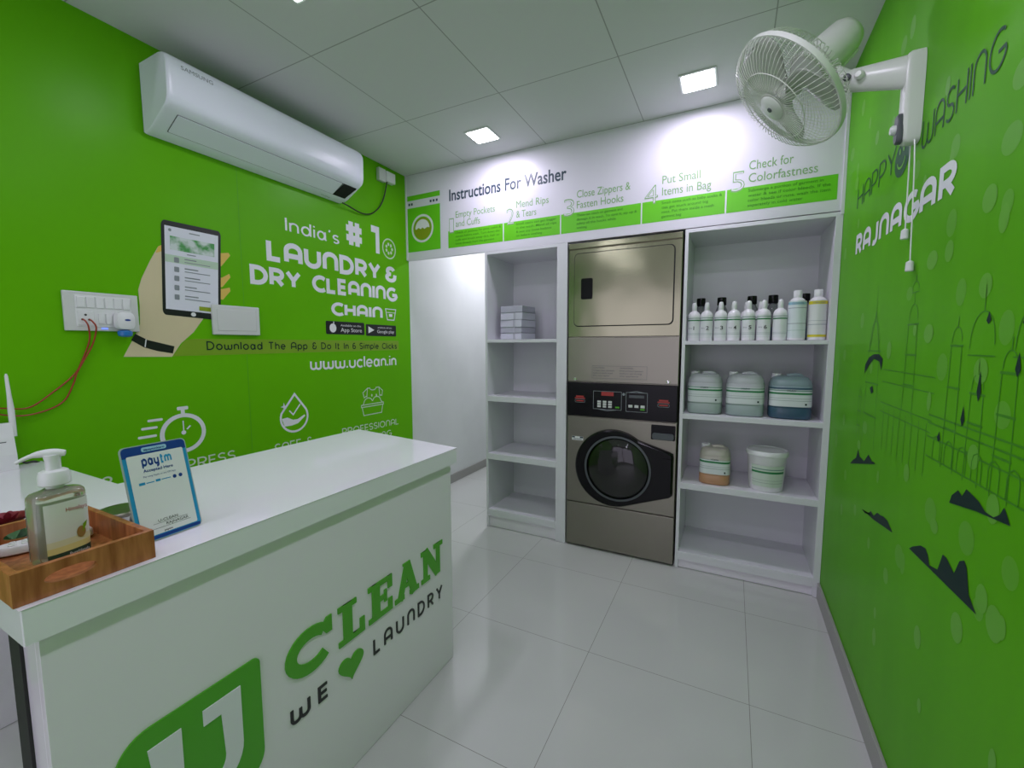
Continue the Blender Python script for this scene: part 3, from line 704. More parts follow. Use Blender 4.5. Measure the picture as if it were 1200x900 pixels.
# CLEAN in slab-serif letters
def clean(b):
    w0, w1 = 0.0, 0.004
    R = lambda pts, t, closed=False: ribbon(b, pts, t, P_counter, w0, w1, closed)
    Bx = lambda a, e, v0, v1: slab(b, rect(a, e, v0, v1), P_counter, w0, w1)
    z0, z1, t, s = 0.423, 0.548, 0.034, 0.017
    # C
    R(arc(-1.888, 0.484, 0.062, 0.049, 48, 318, 22), 0.033)
    slab(b, [(-1.836, 0.548), (-1.818, 0.548), (-1.818, 0.500), (-1.838, 0.500), (-1.855, 0.525)], P_counter, w0, w1)
    # L
    Bx(-1.795, -1.725, z0, z0 + s); Bx(-1.795, -1.725, z1 - s, z1); Bx(-1.777, -1.743, z0, z1); Bx(-1.743, -1.696, z0, z0 + s); Bx(-1.713, -1.694, z0, z0 + 0.048)
    # E
    Bx(-1.676, -1.640, z0, z0 + s); Bx(-1.676, -1.640, z1 - s, z1); Bx(-1.660, -1.626, z0, z1); Bx(-1.626, -1.570, z0, z0 + s); Bx(-1.626, -1.570, z1 - s, z1)
    Bx(-1.588, -1.568, z0, z0 + 0.044); Bx(-1.588, -1.568, z1 - 0.044, z1); Bx(-1.626, -1.598, 0.477, 0.494); Bx(-1.606, -1.594, 0.465, 0.507)
    # A
    R([(-1.530, z0), (-1.490, z1)], 0.026); R([(-1.452, z0), (-1.492, z1)], 0.034); Bx(-1.518, -1.462, 0.460, 0.475)
    Bx(-1.555, -1.508, z0, z0 + s); Bx(-1.478, -1.428, z0, z0 + s); Bx(-1.512, -1.476, z1 - 0.004, z1 + 0.004)
    # N
    Bx(-1.412, -1.362, z0, z0 + s); Bx(-1.412, -1.375, z1 - s, z1); Bx(-1.398, -1.376, z0, z1); R([(-1.388, z1 - 0.004), (-1.312, z0 + 0.004)], 0.034)
    Bx(-1.320, -1.298, z0, z1); Bx(-1.336, -1.280, z1 - s, z1)
obj('clean_lettering', (lambda bb: (clean(bb), bb)[1])(BM()), m_logogreen, ct)
letters = []
stroke_text(None, 'WE', -1.958, -1.838, 0.308, 0.048, 0.16, P_counter, 0.0, 0.003, gap=0.5, per=letters)
stroke_text(None, 'LAUNDRY', -1.660, -1.284, 0.310, 0.055, 0.14, P_counter, 0.0, 0.003, gap=0.42, v1=0.308, per=letters)
for b in letters: obj('tagline_letter', b, m_black, ct)
b = BM()
heart = []
for k in range(40):
    a = 2 * PI * k / 40
    heart.append((-1.752 + 0.0030 * 16 * math.sin(a) ** 3, 0.343 + 0.0028 * (13 * math.cos(a) - 5 * math.cos(2 * a) - 2 * math.cos(3 * a) - math.cos(4 * a))))
slab(b, heart, P_counter, 0.0, 0.004); obj('heart', b, m_logogreen, ct)
def badge(u0, u1, v0, v1, rb, rs, n=8):
    out = []
    for cx, cy, a, r in ((u1 - rb, v0 + rb, -90, rb), (u1 - rs, v1 - rs, 0, rs), (u0 + rb, v1 - rb, 90, rb), (u0 + rs, v0 + rs, 180, rs)):
        for k in range(n + 1):
            t = math.radians(a + 90 * k / n); out.append((cx + r * math.cos(t), cy + r * math.sin(t)))
    return out
b = BM(); slab(b, badge(-2.316, -2.032, 0.262, 0.565, 0.060, 0.016), P_counter, 0.0, 0.004); logo = obj('logo_panel', b, m_logogreen, ct)
b = BM()
slab(b, [(-2.264, 0.520), (-2.205, 0.520)] + [(-2.205, 0.40)] + arc(-2.163, 0.385, 0.042, 0.045, 180, 270, 6)[1:] + [(-2.163, 0.303)] + arc(-2.175, 0.385, 0.072, 0.082, 270, 180, 6)[1:][:-1] + [(-2.252, 0.40)], P_counter, 0.004, 0.0065)
slab(b, [(-2.163, 0.524), (-2.082, 0.524), (-2.082, 0.395)] + arc(-2.163, 0.385, 0.081, 0.082, 0, -90, 8) + [(-2.163, 0.340)] + arc(-2.163, 0.385, 0.042, 0.045, -90, 0, 6) + [(-2.126, 0.488), (-2.163, 0.488)], P_counter, 0.004, 0.0065)
obj('logo_letter', b, m_letter, logo)

# ================================================================== SHELF UNITS
def shelf_unit(name, label, x0, x1, px0, px1, shelves, ztop):
    """px0/px1: thickness of the side panels"""
    t = thing(name, label, 'shelf unit', ((x0 + x1) / 2, 0.2, 0))
    D = 0.42
    b = BM(); box(b, x0, x0 + px0, 0.0, D, 0.002, ztop, 0.001); obj('side_panel', b, m_lam, t)
    b = BM(); box(b, x1 - px1, x1, 0.0, D, 0.002, ztop, 0.001); obj('side_panel', b, m_lam, t)
    b = BM(); box(b, x0 + px0, x1 - px1, D - 0.012, D, 0.06, ztop); obj('back_panel', b, m_lam, t)
    b = BM(); box(b, x0 + px0, x1 - px1, 0.0, D - 0.012, ztop - 0.02, ztop, 0.001); obj('top_panel', b, m_lam, t)
    for z1, th in shelves:
        b = BM(); box(b, x0 + px0, x1 - px1, 0.0, D - 0.012, z1 - th, z1, 0.0015); obj('shelf', b, m_lam, t)
    z1, th = shelves[-1]
    b = BM(); box(b, x0 + px0, x1 - px1, 0.018, 0.034, 0.002, z1 - th); obj('plinth', b, m_counter, t)
    return t
shelf_unit('shelf_unit', 'narrow white open shelf unit beside the passage, holding a grey stack', 0.69, 1.296, 0.016, 0.070, [(1.363, 0.021), (0.965, 0.038), (0.549, 0.042), (0.136, 0.050)], 1.967)
shelf_unit('shelf_unit', 'wide white open shelf unit of detergents by the right wall', 1.988, 2.699, 0.018, 0.029, [(1.345, 0.021), (0.927, 0.028), (0.522, 0.036), (0.104, 0.050)], 1.963)

# ================================================================== STACKED WASHER AND DRYER
wm = thing('laundry_machine', 'tall stainless steel stacked dryer and front loading washer between the shelves', 'washing machine', (1.64, 0.3, 0))
X0, X1 = 1.306, 1.978
def PM(u, v, w): return Vector((u, -w, v))
b = BM(); box(b, X0, X1, 0.012, 0.40, 0.012, 1.955, 0.003); obj('cabinet', b, m_steel2, wm)
for fx in (X0 + 0.05, X1 - 0.05):
    for fy in (0.05, 0.36):
        b = BM(); lathe(b, [(0.018, 0.0), (0.018, 0.016)], (fx, fy, 0), n=14); obj('foot', b, m_blackplast, wm)
b = BM(); box(b, X0 + 0.001, X1 - 0.001, -0.006, 0.013, 1.920, 1.954, 0.003); obj('top_trim', b, m_steel, wm)
b = BM(); box(b, X0 + 0.001, X1 - 0.001, -0.001, 0.013, 1.374, 1.916, 0.003); obj('dryer_front', b, m_steel, wm)
b = BM(); slab(b, rrect(1.343, 1.940, 1.438, 1.892, 0.03), PM, -0.001, 0.003); obj('door_gasket', b, m_gap, wm)
dr = BM(); slab(dr, rrect(1.349, 1.934, 1.444, 1.886, 0.026), PM, 0.002, 0.014)
bmesh.ops.remove_doubles(dr, verts=dr.verts, dist=1e-6)
dryer_door = obj('dryer_door', dr, m_steel, wm)
b = BM(); slab(b, rrect(1.392, 1.466, 1.606, 1.734, 0.010), PM, 0.013, 0.0155); hd = obj('handle', b, m_blackplast, dryer_door)
b = BM(); box(b, X0 + 0.001, X1 - 0.001, -0.003, 0.013, 1.093, 1.369, 0.003); lp = obj('lint_panel', b, m_steel2, wm)
b = BM()
for k in range(4):
    font_text(b, ['CAUTION', 'Clean lint screen', 'before each load', 'Do not open'][k], 1.475, 1.475 + [0.07, 0.13, 0.12, 0.10][k], 1.178 - 0.016 * k, 0.009, PM, 0.0036)
    font_text(b, ['WARNING', 'Disconnect power', 'before servicing', 'this appliance'][k], 1.640, 1.640 + [0.08, 0.14, 0.13, 0.11][k], 1.178 - 0.016 * k, 0.009, PM, 0.0036)
ribbon(b, rect(1.468, 1.800, 1.117, 1.194), 0.0015, PM, None, 0.0036, closed=True)
obj('panel_lettering', b, m_grey, lp)
for sx in (1.357, 1.922):
    b = BM(); lathe(b, [(0.010, 0.0), (0.010, 0.004), (0.006, 0.006)], (sx, -0.003, 1.107), (0, -1, 0), 14); obj('screw', b, m_chrome, wm)
b = BM(); box(b, X0 + 0.001, X1 - 0.001, -0.010, 0.013, 0.872, 1.088, 0.004); cp = obj('control_panel', b, m_blackplast, wm)
def cplines(b):
    ribbon(b, rect(1.480, 1.655, 0.925, 1.037), 0.0025, PM, None, 0.0104, closed=True)
    ribbon(b, rect(1.683, 1.808, 0.921, 1.037), 0.0025, PM, None, 0.0104, closed=True)
    ribbon(b, [(1.700, 1.037), (1.745, 1.045), (1.790, 1.037)], 0.004, PM, None, 0.0104)
    ribbon(b, [(1.510, 0.925), (1.567, 0.917), (1.625, 0.925)], 0.004, PM, None, 0.0104)
    for cxx in (1.392, 1.900): ribbon(b, rrect(cxx - 0.032, cxx + 0.032, 0.960, 0.980, 0.008), 0.002, PM, None, 0.0104, closed=True)
    slab(b, ell(1.668, 1.024, 0.008, 0.009, 12), PM, None, 0.0104)
obj('panel_outline', (lambda bb: (cplines(bb), bb)[1])(BM()), m_greyprint, cp)
b = BM(); slab(b, rect(1.530, 1.607, 1.010, 1.034), PM, None, 0.0106); obj('red_display', b, m_red, cp, label='red price display')
for cxx in (1.392, 1.900):
    b = BM(); slab(b, rect(cxx - 0.034, cxx + 0.034, 0.984, 0.991), PM, None, 0.0106); slab(b, rect(cxx - 0.026, cxx + 0.026, 0.993, 1.003), PM, None, 0.0106)
    slab(b, rect(cxx - 0.024, cxx + 0.024, 0.966, 0.974), PM, None, 0.0106)
    obj('red_marking', b, m_red, cp, label='red panel marking')
for i in range(3):
    for j in range(3):
        b = BM(); box(b, 1.506 + 0.034 * i, 1.529 + 0.034 * i, -0.013, -0.010, 0.936 + 0.015 * j, 0.948 + 0.015 * j, 0.001); obj('key', b, m_plast2, cp)
for i in range(3):
    b = BM(); box(b, 1.698 + 0.036 * i, 1.722 + 0.036 * i, -0.013, -0.010, 0.946, 0.962, 0.001); obj('key', b, m_plast2, cp)
for gx, gz in ((1.618, 0.936), (1.768, 0.932)):
    b = BM(); box(b, gx, gx + 0.026, -0.013, -0.010, gz, gz + 0.010, 0.001); obj('start_key', b, m_logogreen, cp, label='green start key')
b = BM(); slab(b, rect(1.700, 1.790, 1.005, 1.022), PM, None, 0.0106); obj('display', b, m_grey, cp)
b = BM(); box(b, X0 + 0.001, X1 - 0.001, -0.004, 0.013, 0.306, 0.866, 0.003); obj('washer_front', b, m_steel2, wm)
b = BM(); box(b, X0 + 0.001, X1 - 0.001, -0.004, 0.013, 0.014, 0.300, 0.003); obj('lower_panel', b, m_steel2, wm)
# washer door: black surround with straight handle side, glass bowl
CXW, CZW, RW = 1.612, 0.560, 0.243
ol = [(CXW + RW * math.cos(math.radians(a)), CZW + RW * math.sin(math.radians(a))) for a in range(52, 291, 7)]
ol = ol + [(1.750, 0.352), (1.960, 0.428), (1.966, 0.440), (1.966, 0.680), (1.958, 0.692)]
b = BM()
GX, GZ, GR = 1.640, 0.563, 0.200
inner = [(GX + GR * math.cos(2 * PI * k / 48), GZ + GR * math.sin(2 * PI * k / 48)) for k in range(48)]
rings = []
# surround: rays from the glass centre meet the outline, so ring and outline share 96 points
def hit(a):
    d = Vector((math.cos(a), math.sin(a))); best = None
    for i in range(len(ol)):
        p, q = Vector(ol[i]) - Vector((GX, GZ)), Vector(ol[(i + 1) % len(ol)]) - Vector((GX, GZ))
        e = q - p; den = d.x * e.y - d.y * e.x
        if abs(den) < 1e-9: continue
        t = (p.x * e.y - p.y * e.x) / den; s = (p.x * d.y - p.y * d.x) / den
        if t > 0 and -1e-6 <= s <= 1 + 1e-6: best = t if best is None else max(best, t)
    return best
NA = 120
angs = [2 * PI * k / NA for k in range(NA)]
hr = [hit(a) for a in angs]
def rg(fr, w): return [PM(GX + math.cos(a) * fr(h), GZ + math.sin(a) * fr(h), w) for a, h in zip(angs, hr)]
loft(b, [rg(lambda h: h, 0.003), rg(lambda h: h - 0.003, 0.028), rg(lambda h: h - 0.012, 0.036), rg(lambda h: GR + 0.006, 0.036), rg(lambda h: GR - 0.004, 0.026), rg(lambda h: GR - 0.03, 0.004)], cap=False)
wd = obj('washer_door', b, m_blackplast, wm, smooth=True)
b = BM(); lathe(b, [(GR + 0.004, 0.0), (GR + 0.004, 0.003), (GR - 0.008, 0.004), (GR - 0.009, 0.0)], (GX, -0.035, GZ), (0, -1, 0), 64, cap=False); obj('door_ring', b, m_grey, wd, smooth=True)
b = BM(); lathe(b, [(GR - 0.004, 0.0), (GR - 0.02, 0.010), (GR * 0.72, 0.026), (GR * 0.4, 0.036), (0.001, 0.040)], (GX, -0.026, GZ), (0, -1, 0), 56, cap=False)
obj('door_glass', b, m_glass, wd, smooth=True)
b = BM(); lathe(b, [(GR - 0.02, 0.0), (GR * 0.7, 0.010), (GR * 0.5, 0.016), (0.001, 0.018)], (GX, -0.006, GZ), (0, -1, 0), 48, cap=False); obj('drum', b, m_drum, wd, smooth=True)
b = BM()
slab(b, rrect(1.905, 1.955, 0.450, 0.660, 0.01), PM, 0.030, 0.042); obj('door_handle', b, m_blackplast, wd)
b = BM(); slab(b, rrect(1.833, 1.970, 0.762, 0.852, 0.006), PM, -0.004, 0.004); dw = obj('detergent_drawer', b, m_blackplast, wm)
b = BM(); slab(b, rrect(1.842, 1.962, 0.766, 0.804, 0.012), PM, 0.004, 0.016); obj('drawer_pull', b, m_grey, dw)
b = BM(); slab(b, rect(1.340, 1.415, 0.712, 0.737), PM, -0.004, 0.0046); st = obj('sticker', b, m_paper, wm)
b = BM(); slab(b, rect(1.341, 1.360, 0.727, 0.736), PM, None, 0.0052); slab(b, rect(1.393, 1.414, 0.727, 0.736), PM, None, 0.0052)
for k in range(2): slab(b, rect(1.350, 1.405, 0.716 + 0.005 * k, 0.718 + 0.005 * k), PM, None, 0.0052)
obj('sticker_print', b, m_navytext, st)

# ================================================================== AIR CONDITIONER
ac = thing('air_conditioner', 'white split air conditioner mounted high on the green wall', 'air conditioner', (0.1, -1.13, 2.22))
prof = [(0.003, 2.500), (0.150, 2.500), (0.178, 2.494), (0.196, 2.480), (0.205, 2.462), (0.207, 2.440), (0.205, 2.335), (0.200, 2.312), (0.188, 2.296), (0.165, 2.283), (0.060, 2.226), (0.040, 2.218), (0.003, 2.216)]
b = BM()
YA, YB = -1.645, -0.612
def acring(y, k):
    cx, cz = 0.09, 2.36
    return [Vector((cx + (px - cx) * (k if px > 0.01 else 1.0), y, cz + (pz - cz) * k)) for px, pz in prof]
loft(b, [acring(YA, 0.955), acring(YA + 0.003, 0.98), acring(YA + 0.010, 0.995), acring(YA + 0.02, 1.0), acring(YB - 0.03, 1.0), acring(YB - 0.014, 0.99), acring(YB - 0.004, 0.96), acring(YB, 0.90)])
body = obj('body', b, m_acw, ac, smooth=True)
dv = Vector((0.165 - 0.060, 0, 2.283 - 2.226)); dl = dv.length; dv.normalize(); nv = Vector((dv.z, 0, -dv.x))
def P_flap(u, v, w): return Vector((0.060, u, 2.226)) + dv * v + nv * w
b = BM(); slab(b, rrect(-1.592, -0.645, 0.010, 0.112, 0.004), P_flap, 0.0, 0.0008); obj('flap_gap', b, m_grey, ac)
b = BM(); slab(b, rrect(-1.589, -0.740, 0.013, 0.1095, 0.004), P_flap, 0.0, 0.003); obj('flap', b, m_acw, ac)
b = BM(); slab(b, [(-0.738, 0.011), (-0.650, 0.011), (-0.634, 0.112), (-0.726, 0.112)], P_flap, 0.0, 0.0036); obj('display_panel', b, m_blackplast, ac)
b = BM(); font_text(b, 'SAMSUNG', -1.592, -1.470, 2.442, 0.016, lambda u, v, w: Vector((0.207 + w, u, v)), 0.0006); obj('maker_lettering', b, m_greyprint, body)
b = BM(); font_text(b, 'WindFree', -0.80, -0.735, -0.022 + 0.015, 0.010, lambda u, v, w: Vector((0.045, u, 2.2185)) + Vector((0.9, 0, 0.35)).normalized() * v + Vector((0, 0, -0.003)), 0.0); obj('model_lettering', b, m_greyprint, body)

# power point and cable of the air conditioner
t = thing('power_point', 'small white power point and plug high on the wall by the air conditioner', 'socket', (0.02, -0.23, 2.5))
b = BM(); box(b, 0.0008, 0.030, -0.300, -0.235, 2.466, 2.552, 0.004); obj('socket_box', b, m_plast2, t)
b = BM(); box(b, 0.0008, 0.042, -0.238, -0.152, 2.474, 2.545, 0.005); obj('plug_box', b, m_plast, t)
b = BM(); tube(b, spline([(0.055, -0.650, 2.206), (0.035, -0.585, 2.208), (0.02, -0.492, 2.200), (0.016, -0.423, 2.203), (0.016, -0.360, 2.227), (0.018, -0.293, 2.287), (0.022, -0.251, 2.368), (0.026, -0.224, 2.474)]), 0.0045)
tag(obj('power_cable', b, m_blackwire, smooth=True), 'thin black cable looping from the air conditioner to its power point', 'cable')

# ================================================================== SWITCH BOARDS
t = thing('switchboard', 'white switchboard with rows of switches and sockets, red wires plugged in', 'switchboard', (0.01, -1.83, 1.385))
b = BM(); box(b, 0.0008, 0.012, -1.947, -1.717, 1.383, 1.533, 0.003); obj('cover_plate', b, m_plast2, t)
b = BM(); box(b, 0.011, 0.014, -1.915, -1.742, 1.399, 1.520, 0.002); obj('module_frame', b, m_plast, t)
for k in range(6):
    b = BM(); box(b, 0.013, 0.018, -1.910 + 0.028 * k, -1.886 + 0.028 * k, 1.472, 1.514, 0.002); obj('switch', b, m_plast, t)
for k in range(2):
    b = BM(); box(b, 0.013, 0.018, -1.850 + 0.023 * k, -1.830 + 0.023 * k, 1.410, 1.452, 0.002); obj('switch', b, m_plast, t)
b = BM(); box(b, 0.013, 0.0155, -1.910, -1.862, 1.404, 1.458, 0.002); sk = obj('socket', b, m_plast, t)
b = BM()
for (a, v) in ((-1.887, 1.444), (-1.897, 1.426), (-1.877, 1.426)): lathe(b, [(0.004, 0), (0.004, 0.0006)], (0.0155, a, v), (1, 0, 0), 10)
obj('socket_hole', b, m_gap, sk)
b = BM(); box(b, 0.013, 0.0145, -1.842, -1.822, 1.390, 1.396, 0.001); obj('indicator', b, mat('indicator_lamp', (0.15, 0.2, 0.8), 0.3, emit=(0.2, 0.3, 1.0), estr=1.0), t, label='blue indicator light')
t = thing('plug_in_repellent', 'white plug in mosquito repeller with blue bottle on the switchboard', 'plug in device', (0.03, -1.778, 1.37))
b = BM(); rings = []
for (d, k) in ((0.0185, 0.92), (0.024, 1.0), (0.050, 1.0), (0.058, 0.94), (0.061, 0.80)):
    rings.append([Vector((d, -1.778 + p.x * k, 1.425 + p.y * k)) for p in superell(0, 0, 0, 0.030, 0.036, 3.5, 28)])
loft(b, rings); obj('body', b, m_plast, t, smooth=True)
b = BM(); lathe(b, [(0.010, 0.0), (0.022, -0.004), (0.024, -0.012), (0.022, -0.024), (0.012, -0.029)], (0.038, -1.778, 1.389), (0, 0, 1), 24); obj('refill_bottle', b, m_blue, t, smooth=True)
b = BM(); slab(b, ell(-1.775, 1.428, 0.010, 0.004, 14), P_left, None, 0.0615); obj('logo_mark', b, m_navy, t)
WA = [(-1.897, 1.427, 0.016), (-1.893, 1.418, 0.03), (-1.886, 1.394, 0.03), (-1.883, 1.341, 0.014), (-1.910, 1.261, 0.010), (-1.934, 1.214, 0.009), (-1.995, 1.155, 0.012), (-2.062, 1.106, 0.02), (-2.126, 1.112, 0.03), (-2.20, 1.125, 0.03)]
WB = [(-1.877, 1.427, 0.016), (-1.873, 1.418, 0.03), (-1.864, 1.393, 0.03), (-1.874, 1.333, 0.018), (-1.900, 1.277, 0.016), (-1.927, 1.221, 0.015), (-1.938, 1.180, 0.009), (-1.969, 1.117, 0.009), (-2.027, 1.086, 0.012), (-2.099, 1.081, 0.02), (-2.20, 1.118, 0.04)]
for w_, lab in ((WA, 'red wire hanging from left socket hole, upper of the two'), (WB, 'red wire hanging from right socket hole, lower sagging one')):
    b = BM(); tube(b, spline([(c, a, v) for a, v, c in w_]), 0.0028, 6); tag(obj('electric_wire', b, m_redwire, smooth=True), lab, 'wire', 'red wires on the green wall')
t = thing('blank_wall_plate', 'blank white rectangular wall plate right of the printed handset', 'wall plate', (0.01, -1.31, 1.38))
b = BM(); box(b, 0.0008, 0.016, -1.428, -1.196, 1.378, 1.523, 0.004); obj('cover_plate', b, m_plast2, t)
b = BM(); box(b, 0.015, 0.0175, -1.408, -1.216, 1.398, 1.503, 0.002); obj('blank_insert', b, m_plast2, t)

# ================================================================== THINGS ON THE COUNTER
ZT = 0.9045
# bamboo tray
tr = thing('wooden_tray', 'brown bamboo tray with an oval handle slot on the counter corner', 'tray', (1.09, -2.318, ZT))
TX0, TX1, TY0, TY1, TH = 0.930, 1.238, -2.416, -2.224, 0.056
b = BM(); box(b, TX0 + 0.01, TX1 - 0.01, TY0 + 0.01, TY1 - 0.01, ZT, ZT + 0.008); obj('tray_base', b, m_wood, tr)
def handle_wall(x0, x1):
    b = BM()
    c = Vector((-2.345, ZT + 0.029)) if x1 > 1.2 else Vector((-2.32, ZT + 0.029)); n = 48
    hole = ell(0, 0, 0.034, 0.011, n)
    outer = []
    for k in range(n):
        a = 2 * PI * k / n; d = (math.cos(a), math.sin(a)); ts = []
        for lim, comp in ((TY1 - c.x, d[0]), (TY0 - c.x, d[0]), (ZT + TH - c.y, d[1]), (ZT - c.y, d[1])):
            if abs(comp) > 1e-9 and lim / comp > 0: ts.append(lim / comp)
        t_ = min(ts); outer.append((d[0] * t_, d[1] * t_))
    # corners of the wall
    for cy, cz in ((TY0, ZT), (TY0, ZT + TH), (TY1, ZT), (TY1, ZT + TH)):
        i = min(range(n), key=lambda k: (outer[k][0] - (cy - c.x)) ** 2 + (outer[k][1] - (cz - c.y)) ** 2); outer[i] = (cy - c.x, cz - c.y)
    def q(l, xx): return [Vector((xx, c.x + p[0], c.y + p[1])) for p in l]
    loft(b, [q(outer, x0), q(outer, x1), q(hole, x1), q(hole, x0)], cap=False, closed=True)
    return obj('handle_wall', b, m_wood, tr)
handle_wall(TX1 - 0.011, TX1); handle_wall(TX0, TX0 + 0.011)
b = BM(); box(b, TX0 + 0.011, TX1 - 0.011, TY1 - 0.011, TY1, ZT, ZT + TH, 0.001); obj('side_wall', b, m_wood, tr)
b = BM(); box(b, TX0 + 0.011, TX1 - 0.011, TY0, TY0 + 0.011, ZT, ZT + TH, 0.001); obj('side_wall', b, m_wood, tr)

# soap pump bottle
BX, BY, BZ = 1.105, -2.318, ZT + 0.0085
ROT = math.radians(100)     # wide axis direction
sb = thing('pump_bottle', 'clear pump bottle of hand wash with white pump standing in the tray', 'soap bottle', (BX, BY, BZ))
b = BM()
sec = [(0.0, 0.033, 0.022), (0.004, 0.038, 0.026), (0.012, 0.040, 0.028), (0.126, 0.040, 0.028), (0.132, 0.039, 0.027), (0.137, 0.035, 0.024), (0.140, 0.020, 0.018), (0.143, 0.014, 0.014)]
loft(b, [superell(BX, BY, BZ + z, a_, c_, 2.8, 40, ROT) for z, a_, c_ in sec]); obj('bottle_body', b, m_gel, sb, smooth=True)
def label_patch(z0, z1, a0, a1, grow=0.0008, n=14):
    b = BM()
    def pt(a, z):
        c, s = math.cos(a), math.sin(a)
        xx = (0.040 + grow) * math.copysign(abs(c) ** (2 / 2.8), c); yy = (0.028 + grow) * math.copysign(abs(s) ** (2 / 2.8), s)
        return Vector((BX + xx * math.cos(ROT) - yy * math.sin(ROT), BY + xx * math.sin(ROT) + yy * math.cos(ROT), z))
    v0 = [b.verts.new(pt(a0 + (a1 - a0) * k / n, z0)) for k in range(n + 1)]; v1 = [b.verts.new(pt(a0 + (a1 - a0) * k / n, z1)) for k in range(n + 1)]
    for k in range(n): b.faces.new((v0[k], v0[k + 1], v1[k + 1], v1[k]))
    return b
m_soaplab = mat('soap_label', (0.75, 0.76, 0.72), 0.35)
zramp(m_soaplab, [(0.0, (0.01, 0.06, 0.04)), (0.022, (0.74, 0.66, 0.28)), (0.034, (0.74, 0.72, 0.50)), (0.046, (0.76, 0.77, 0.74)), (0.14, (0.76, 0.77, 0.74))])
A0 = math.radians(-90)
fl = obj('front_label', label_patch(BZ + 0.010, BZ + 0.118, A0 - 0.75, A0 + 1.25), m_soaplab, sb, smooth=True)
def P_soap(u, v, w):   # a small flat patch just in front of the label
    d = Vector((math.cos(ROT - PI / 2), math.sin(ROT - PI / 2), 0)); s = Vector((math.cos(ROT), math.sin(ROT), 0))
    return Vector((BX, BY, BZ)) + d * (0.0290 + w) + s * u + Vector((0, 0, v))
b = BM(); font_text(b, 'Himalaya', -0.002, 0.030, 0.098, 0.008, P_soap, 0.0); obj('label_lettering', b, m_red, fl)
b = BM(); font_text(b, 'PureHands', -0.002, 0.028, 0.013, 0.006, P_soap, 0.0004); obj('label_lettering', b, m_paper, fl)
b = BM(); slab(b, ell(0.018, 0.052, 0.007, 0.011, 20), P_soap, None, 0.0); obj('almond_picture', b, mat('almond_print', (0.35, 0.20, 0.06), 0.4), fl)
b = BM(); slab(b, [(0.020, 0.050), (0.026, 0.062), (0.028, 0.072), (0.021, 0.066)], P_soap, None, 0.0004); obj('leaf_picture', b, m_olive, fl)
obj('rear_label', label_patch(BZ + 0.010, BZ + 0.112, A0 + PI - 0.9, A0 + PI + 1.15), m_paper, sb, smooth=True)
b = BM(); lathe(b, [(0.013, 0.141), (0.013, 0.150)], (BX, BY, BZ), n=24); lathe(b, [(0.021, 0.149), (0.023, 0.151), (0.023, 0.166), (0.020, 0.175), (0.015, 0.178)], (BX, BY, BZ), n=28); obj('pump_collar', b, m_plast, sb, smooth=True)
b = BM(); lathe(b, [(0.011, 0.177), (0.011, 0.196), (0.012, 0.200), (0.012, 0.206)], (BX, BY, BZ), n=20)
sd = Vector((-0.50, -0.86, 0)).normalized(); base = Vector((BX, BY, BZ))
sp_pts = [base - sd * 0.018 + Vector((0, 0, 0.207)), base + Vector((0, 0, 0.2095)), base + sd * 0.022 + Vector((0, 0, 0.208)), base + sd * 0.036 + Vector((0, 0, 0.203)), base + sd * 0.048 + Vector((0, 0, 0.196))]
tube(b, spline(sp_pts), 0.006, 12, radii=[0.0055 + 0.003 * math.sin(PI * min(1, k / 14)) - 0.0025 * (k / 24) for k in range(25)])
obj('pump_head', b, m_plast, sb, smooth=True)

# white remote control lying in the tray
RX, RY, RZ = 1.000, -2.310, ZT + 0.0095
rc = thing('remote_control', 'white remote control with grey buttons lying in the tray behind the soap', 'remote control', (RX, RY, RZ))
rot = math.radians(75)
b = BM(); loft(b, [superell(RX, RY, RZ + z, a_, c_, 3.2, 36, rot) for z, a_, c_ in ((0.0, 0.066, 0.017), (0.003, 0.070, 0.021), (0.014, 0.070, 0.021), (0.018, 0.067, 0.018))]); obj('case', b, m_plast, rc, smooth=True)
for k in range(3):
    for j in range(2):
        c = Vector((RX, RY, RZ)) + Vector((math.cos(rot), math.sin(rot), 0)) * (-0.045 + 0.018 * k) + Vector((-math.sin(rot), math.cos(rot), 0)) * (0.008 - 0.016 * j)
        b = BM(); lathe(b, [(0.006, 0.017), (0.006, 0.0195), (0.004, 0.0205)], c, n=14); obj('button', b, m_plast2, rc, smooth=True)
b = BM(); loft(b, [superell(RX + math.cos(rot) * 0.035, RY + math.sin(rot) * 0.035, RZ + z, 0.024, 0.013, 5, 24, rot) for z in (0.0175, 0.0190)]); obj('screen', b, m_grey, rc)

# flat steel tin
tn = thing('round_tin', 'round polished steel tin with grey lid behind the tray', 'tin', (0.945, -2.165, ZT))
b = BM(); lathe(b, [(0.044, 0.0), (0.046, 0.002), (0.046, 0.019), (0.044, 0.021)], (0.945, -2.165, ZT), n=36); obj('tin_body', b, m_chrome, tn, smooth=True)
b = BM(); lathe(b, [(0.047, 0.018), (0.0475, 0.025), (0.045, 0.028), (0.001, 0.029)], (0.945, -2.165, ZT), n=36); obj('lid', b, m_steel2, tn, smooth=True)

# red rose
ro = thing('artificial_rose', 'dark red fabric rose with green leaves behind the tray', 'flower', (0.845, -2.325, ZT))
fc = Vector((0.845, -2.325, ZT + 0.040))
b = BM()
for k in range(11):
    a = k * 2.4; rr = 0.006 + 0.0026 * k; w_ = 0.55 - 0.01 * k; hgt = 0.030 - 0.0012 * k
    rows = []
    for j in range(5):
        tz = j / 4; row = []
        for i in range(7):
            ph = a + (i / 6 - 0.5) * 2 * w_ * 1.6
            rad = rr * (0.55 + 0.55 * tz + 0.25 * tz * tz) ; row.append(fc + Vector((rad * math.cos(ph), rad * math.sin(ph), -0.012 + hgt * tz * (1 - 0.25 * ((i / 3 - 1) ** 2)))))
        rows.append([b.verts.new(p) for p in row])
    for j in range(4):
        for i in range(6): b.faces.new((rows[j][i], rows[j][i + 1], rows[j + 1][i + 1], rows[j + 1][i]))
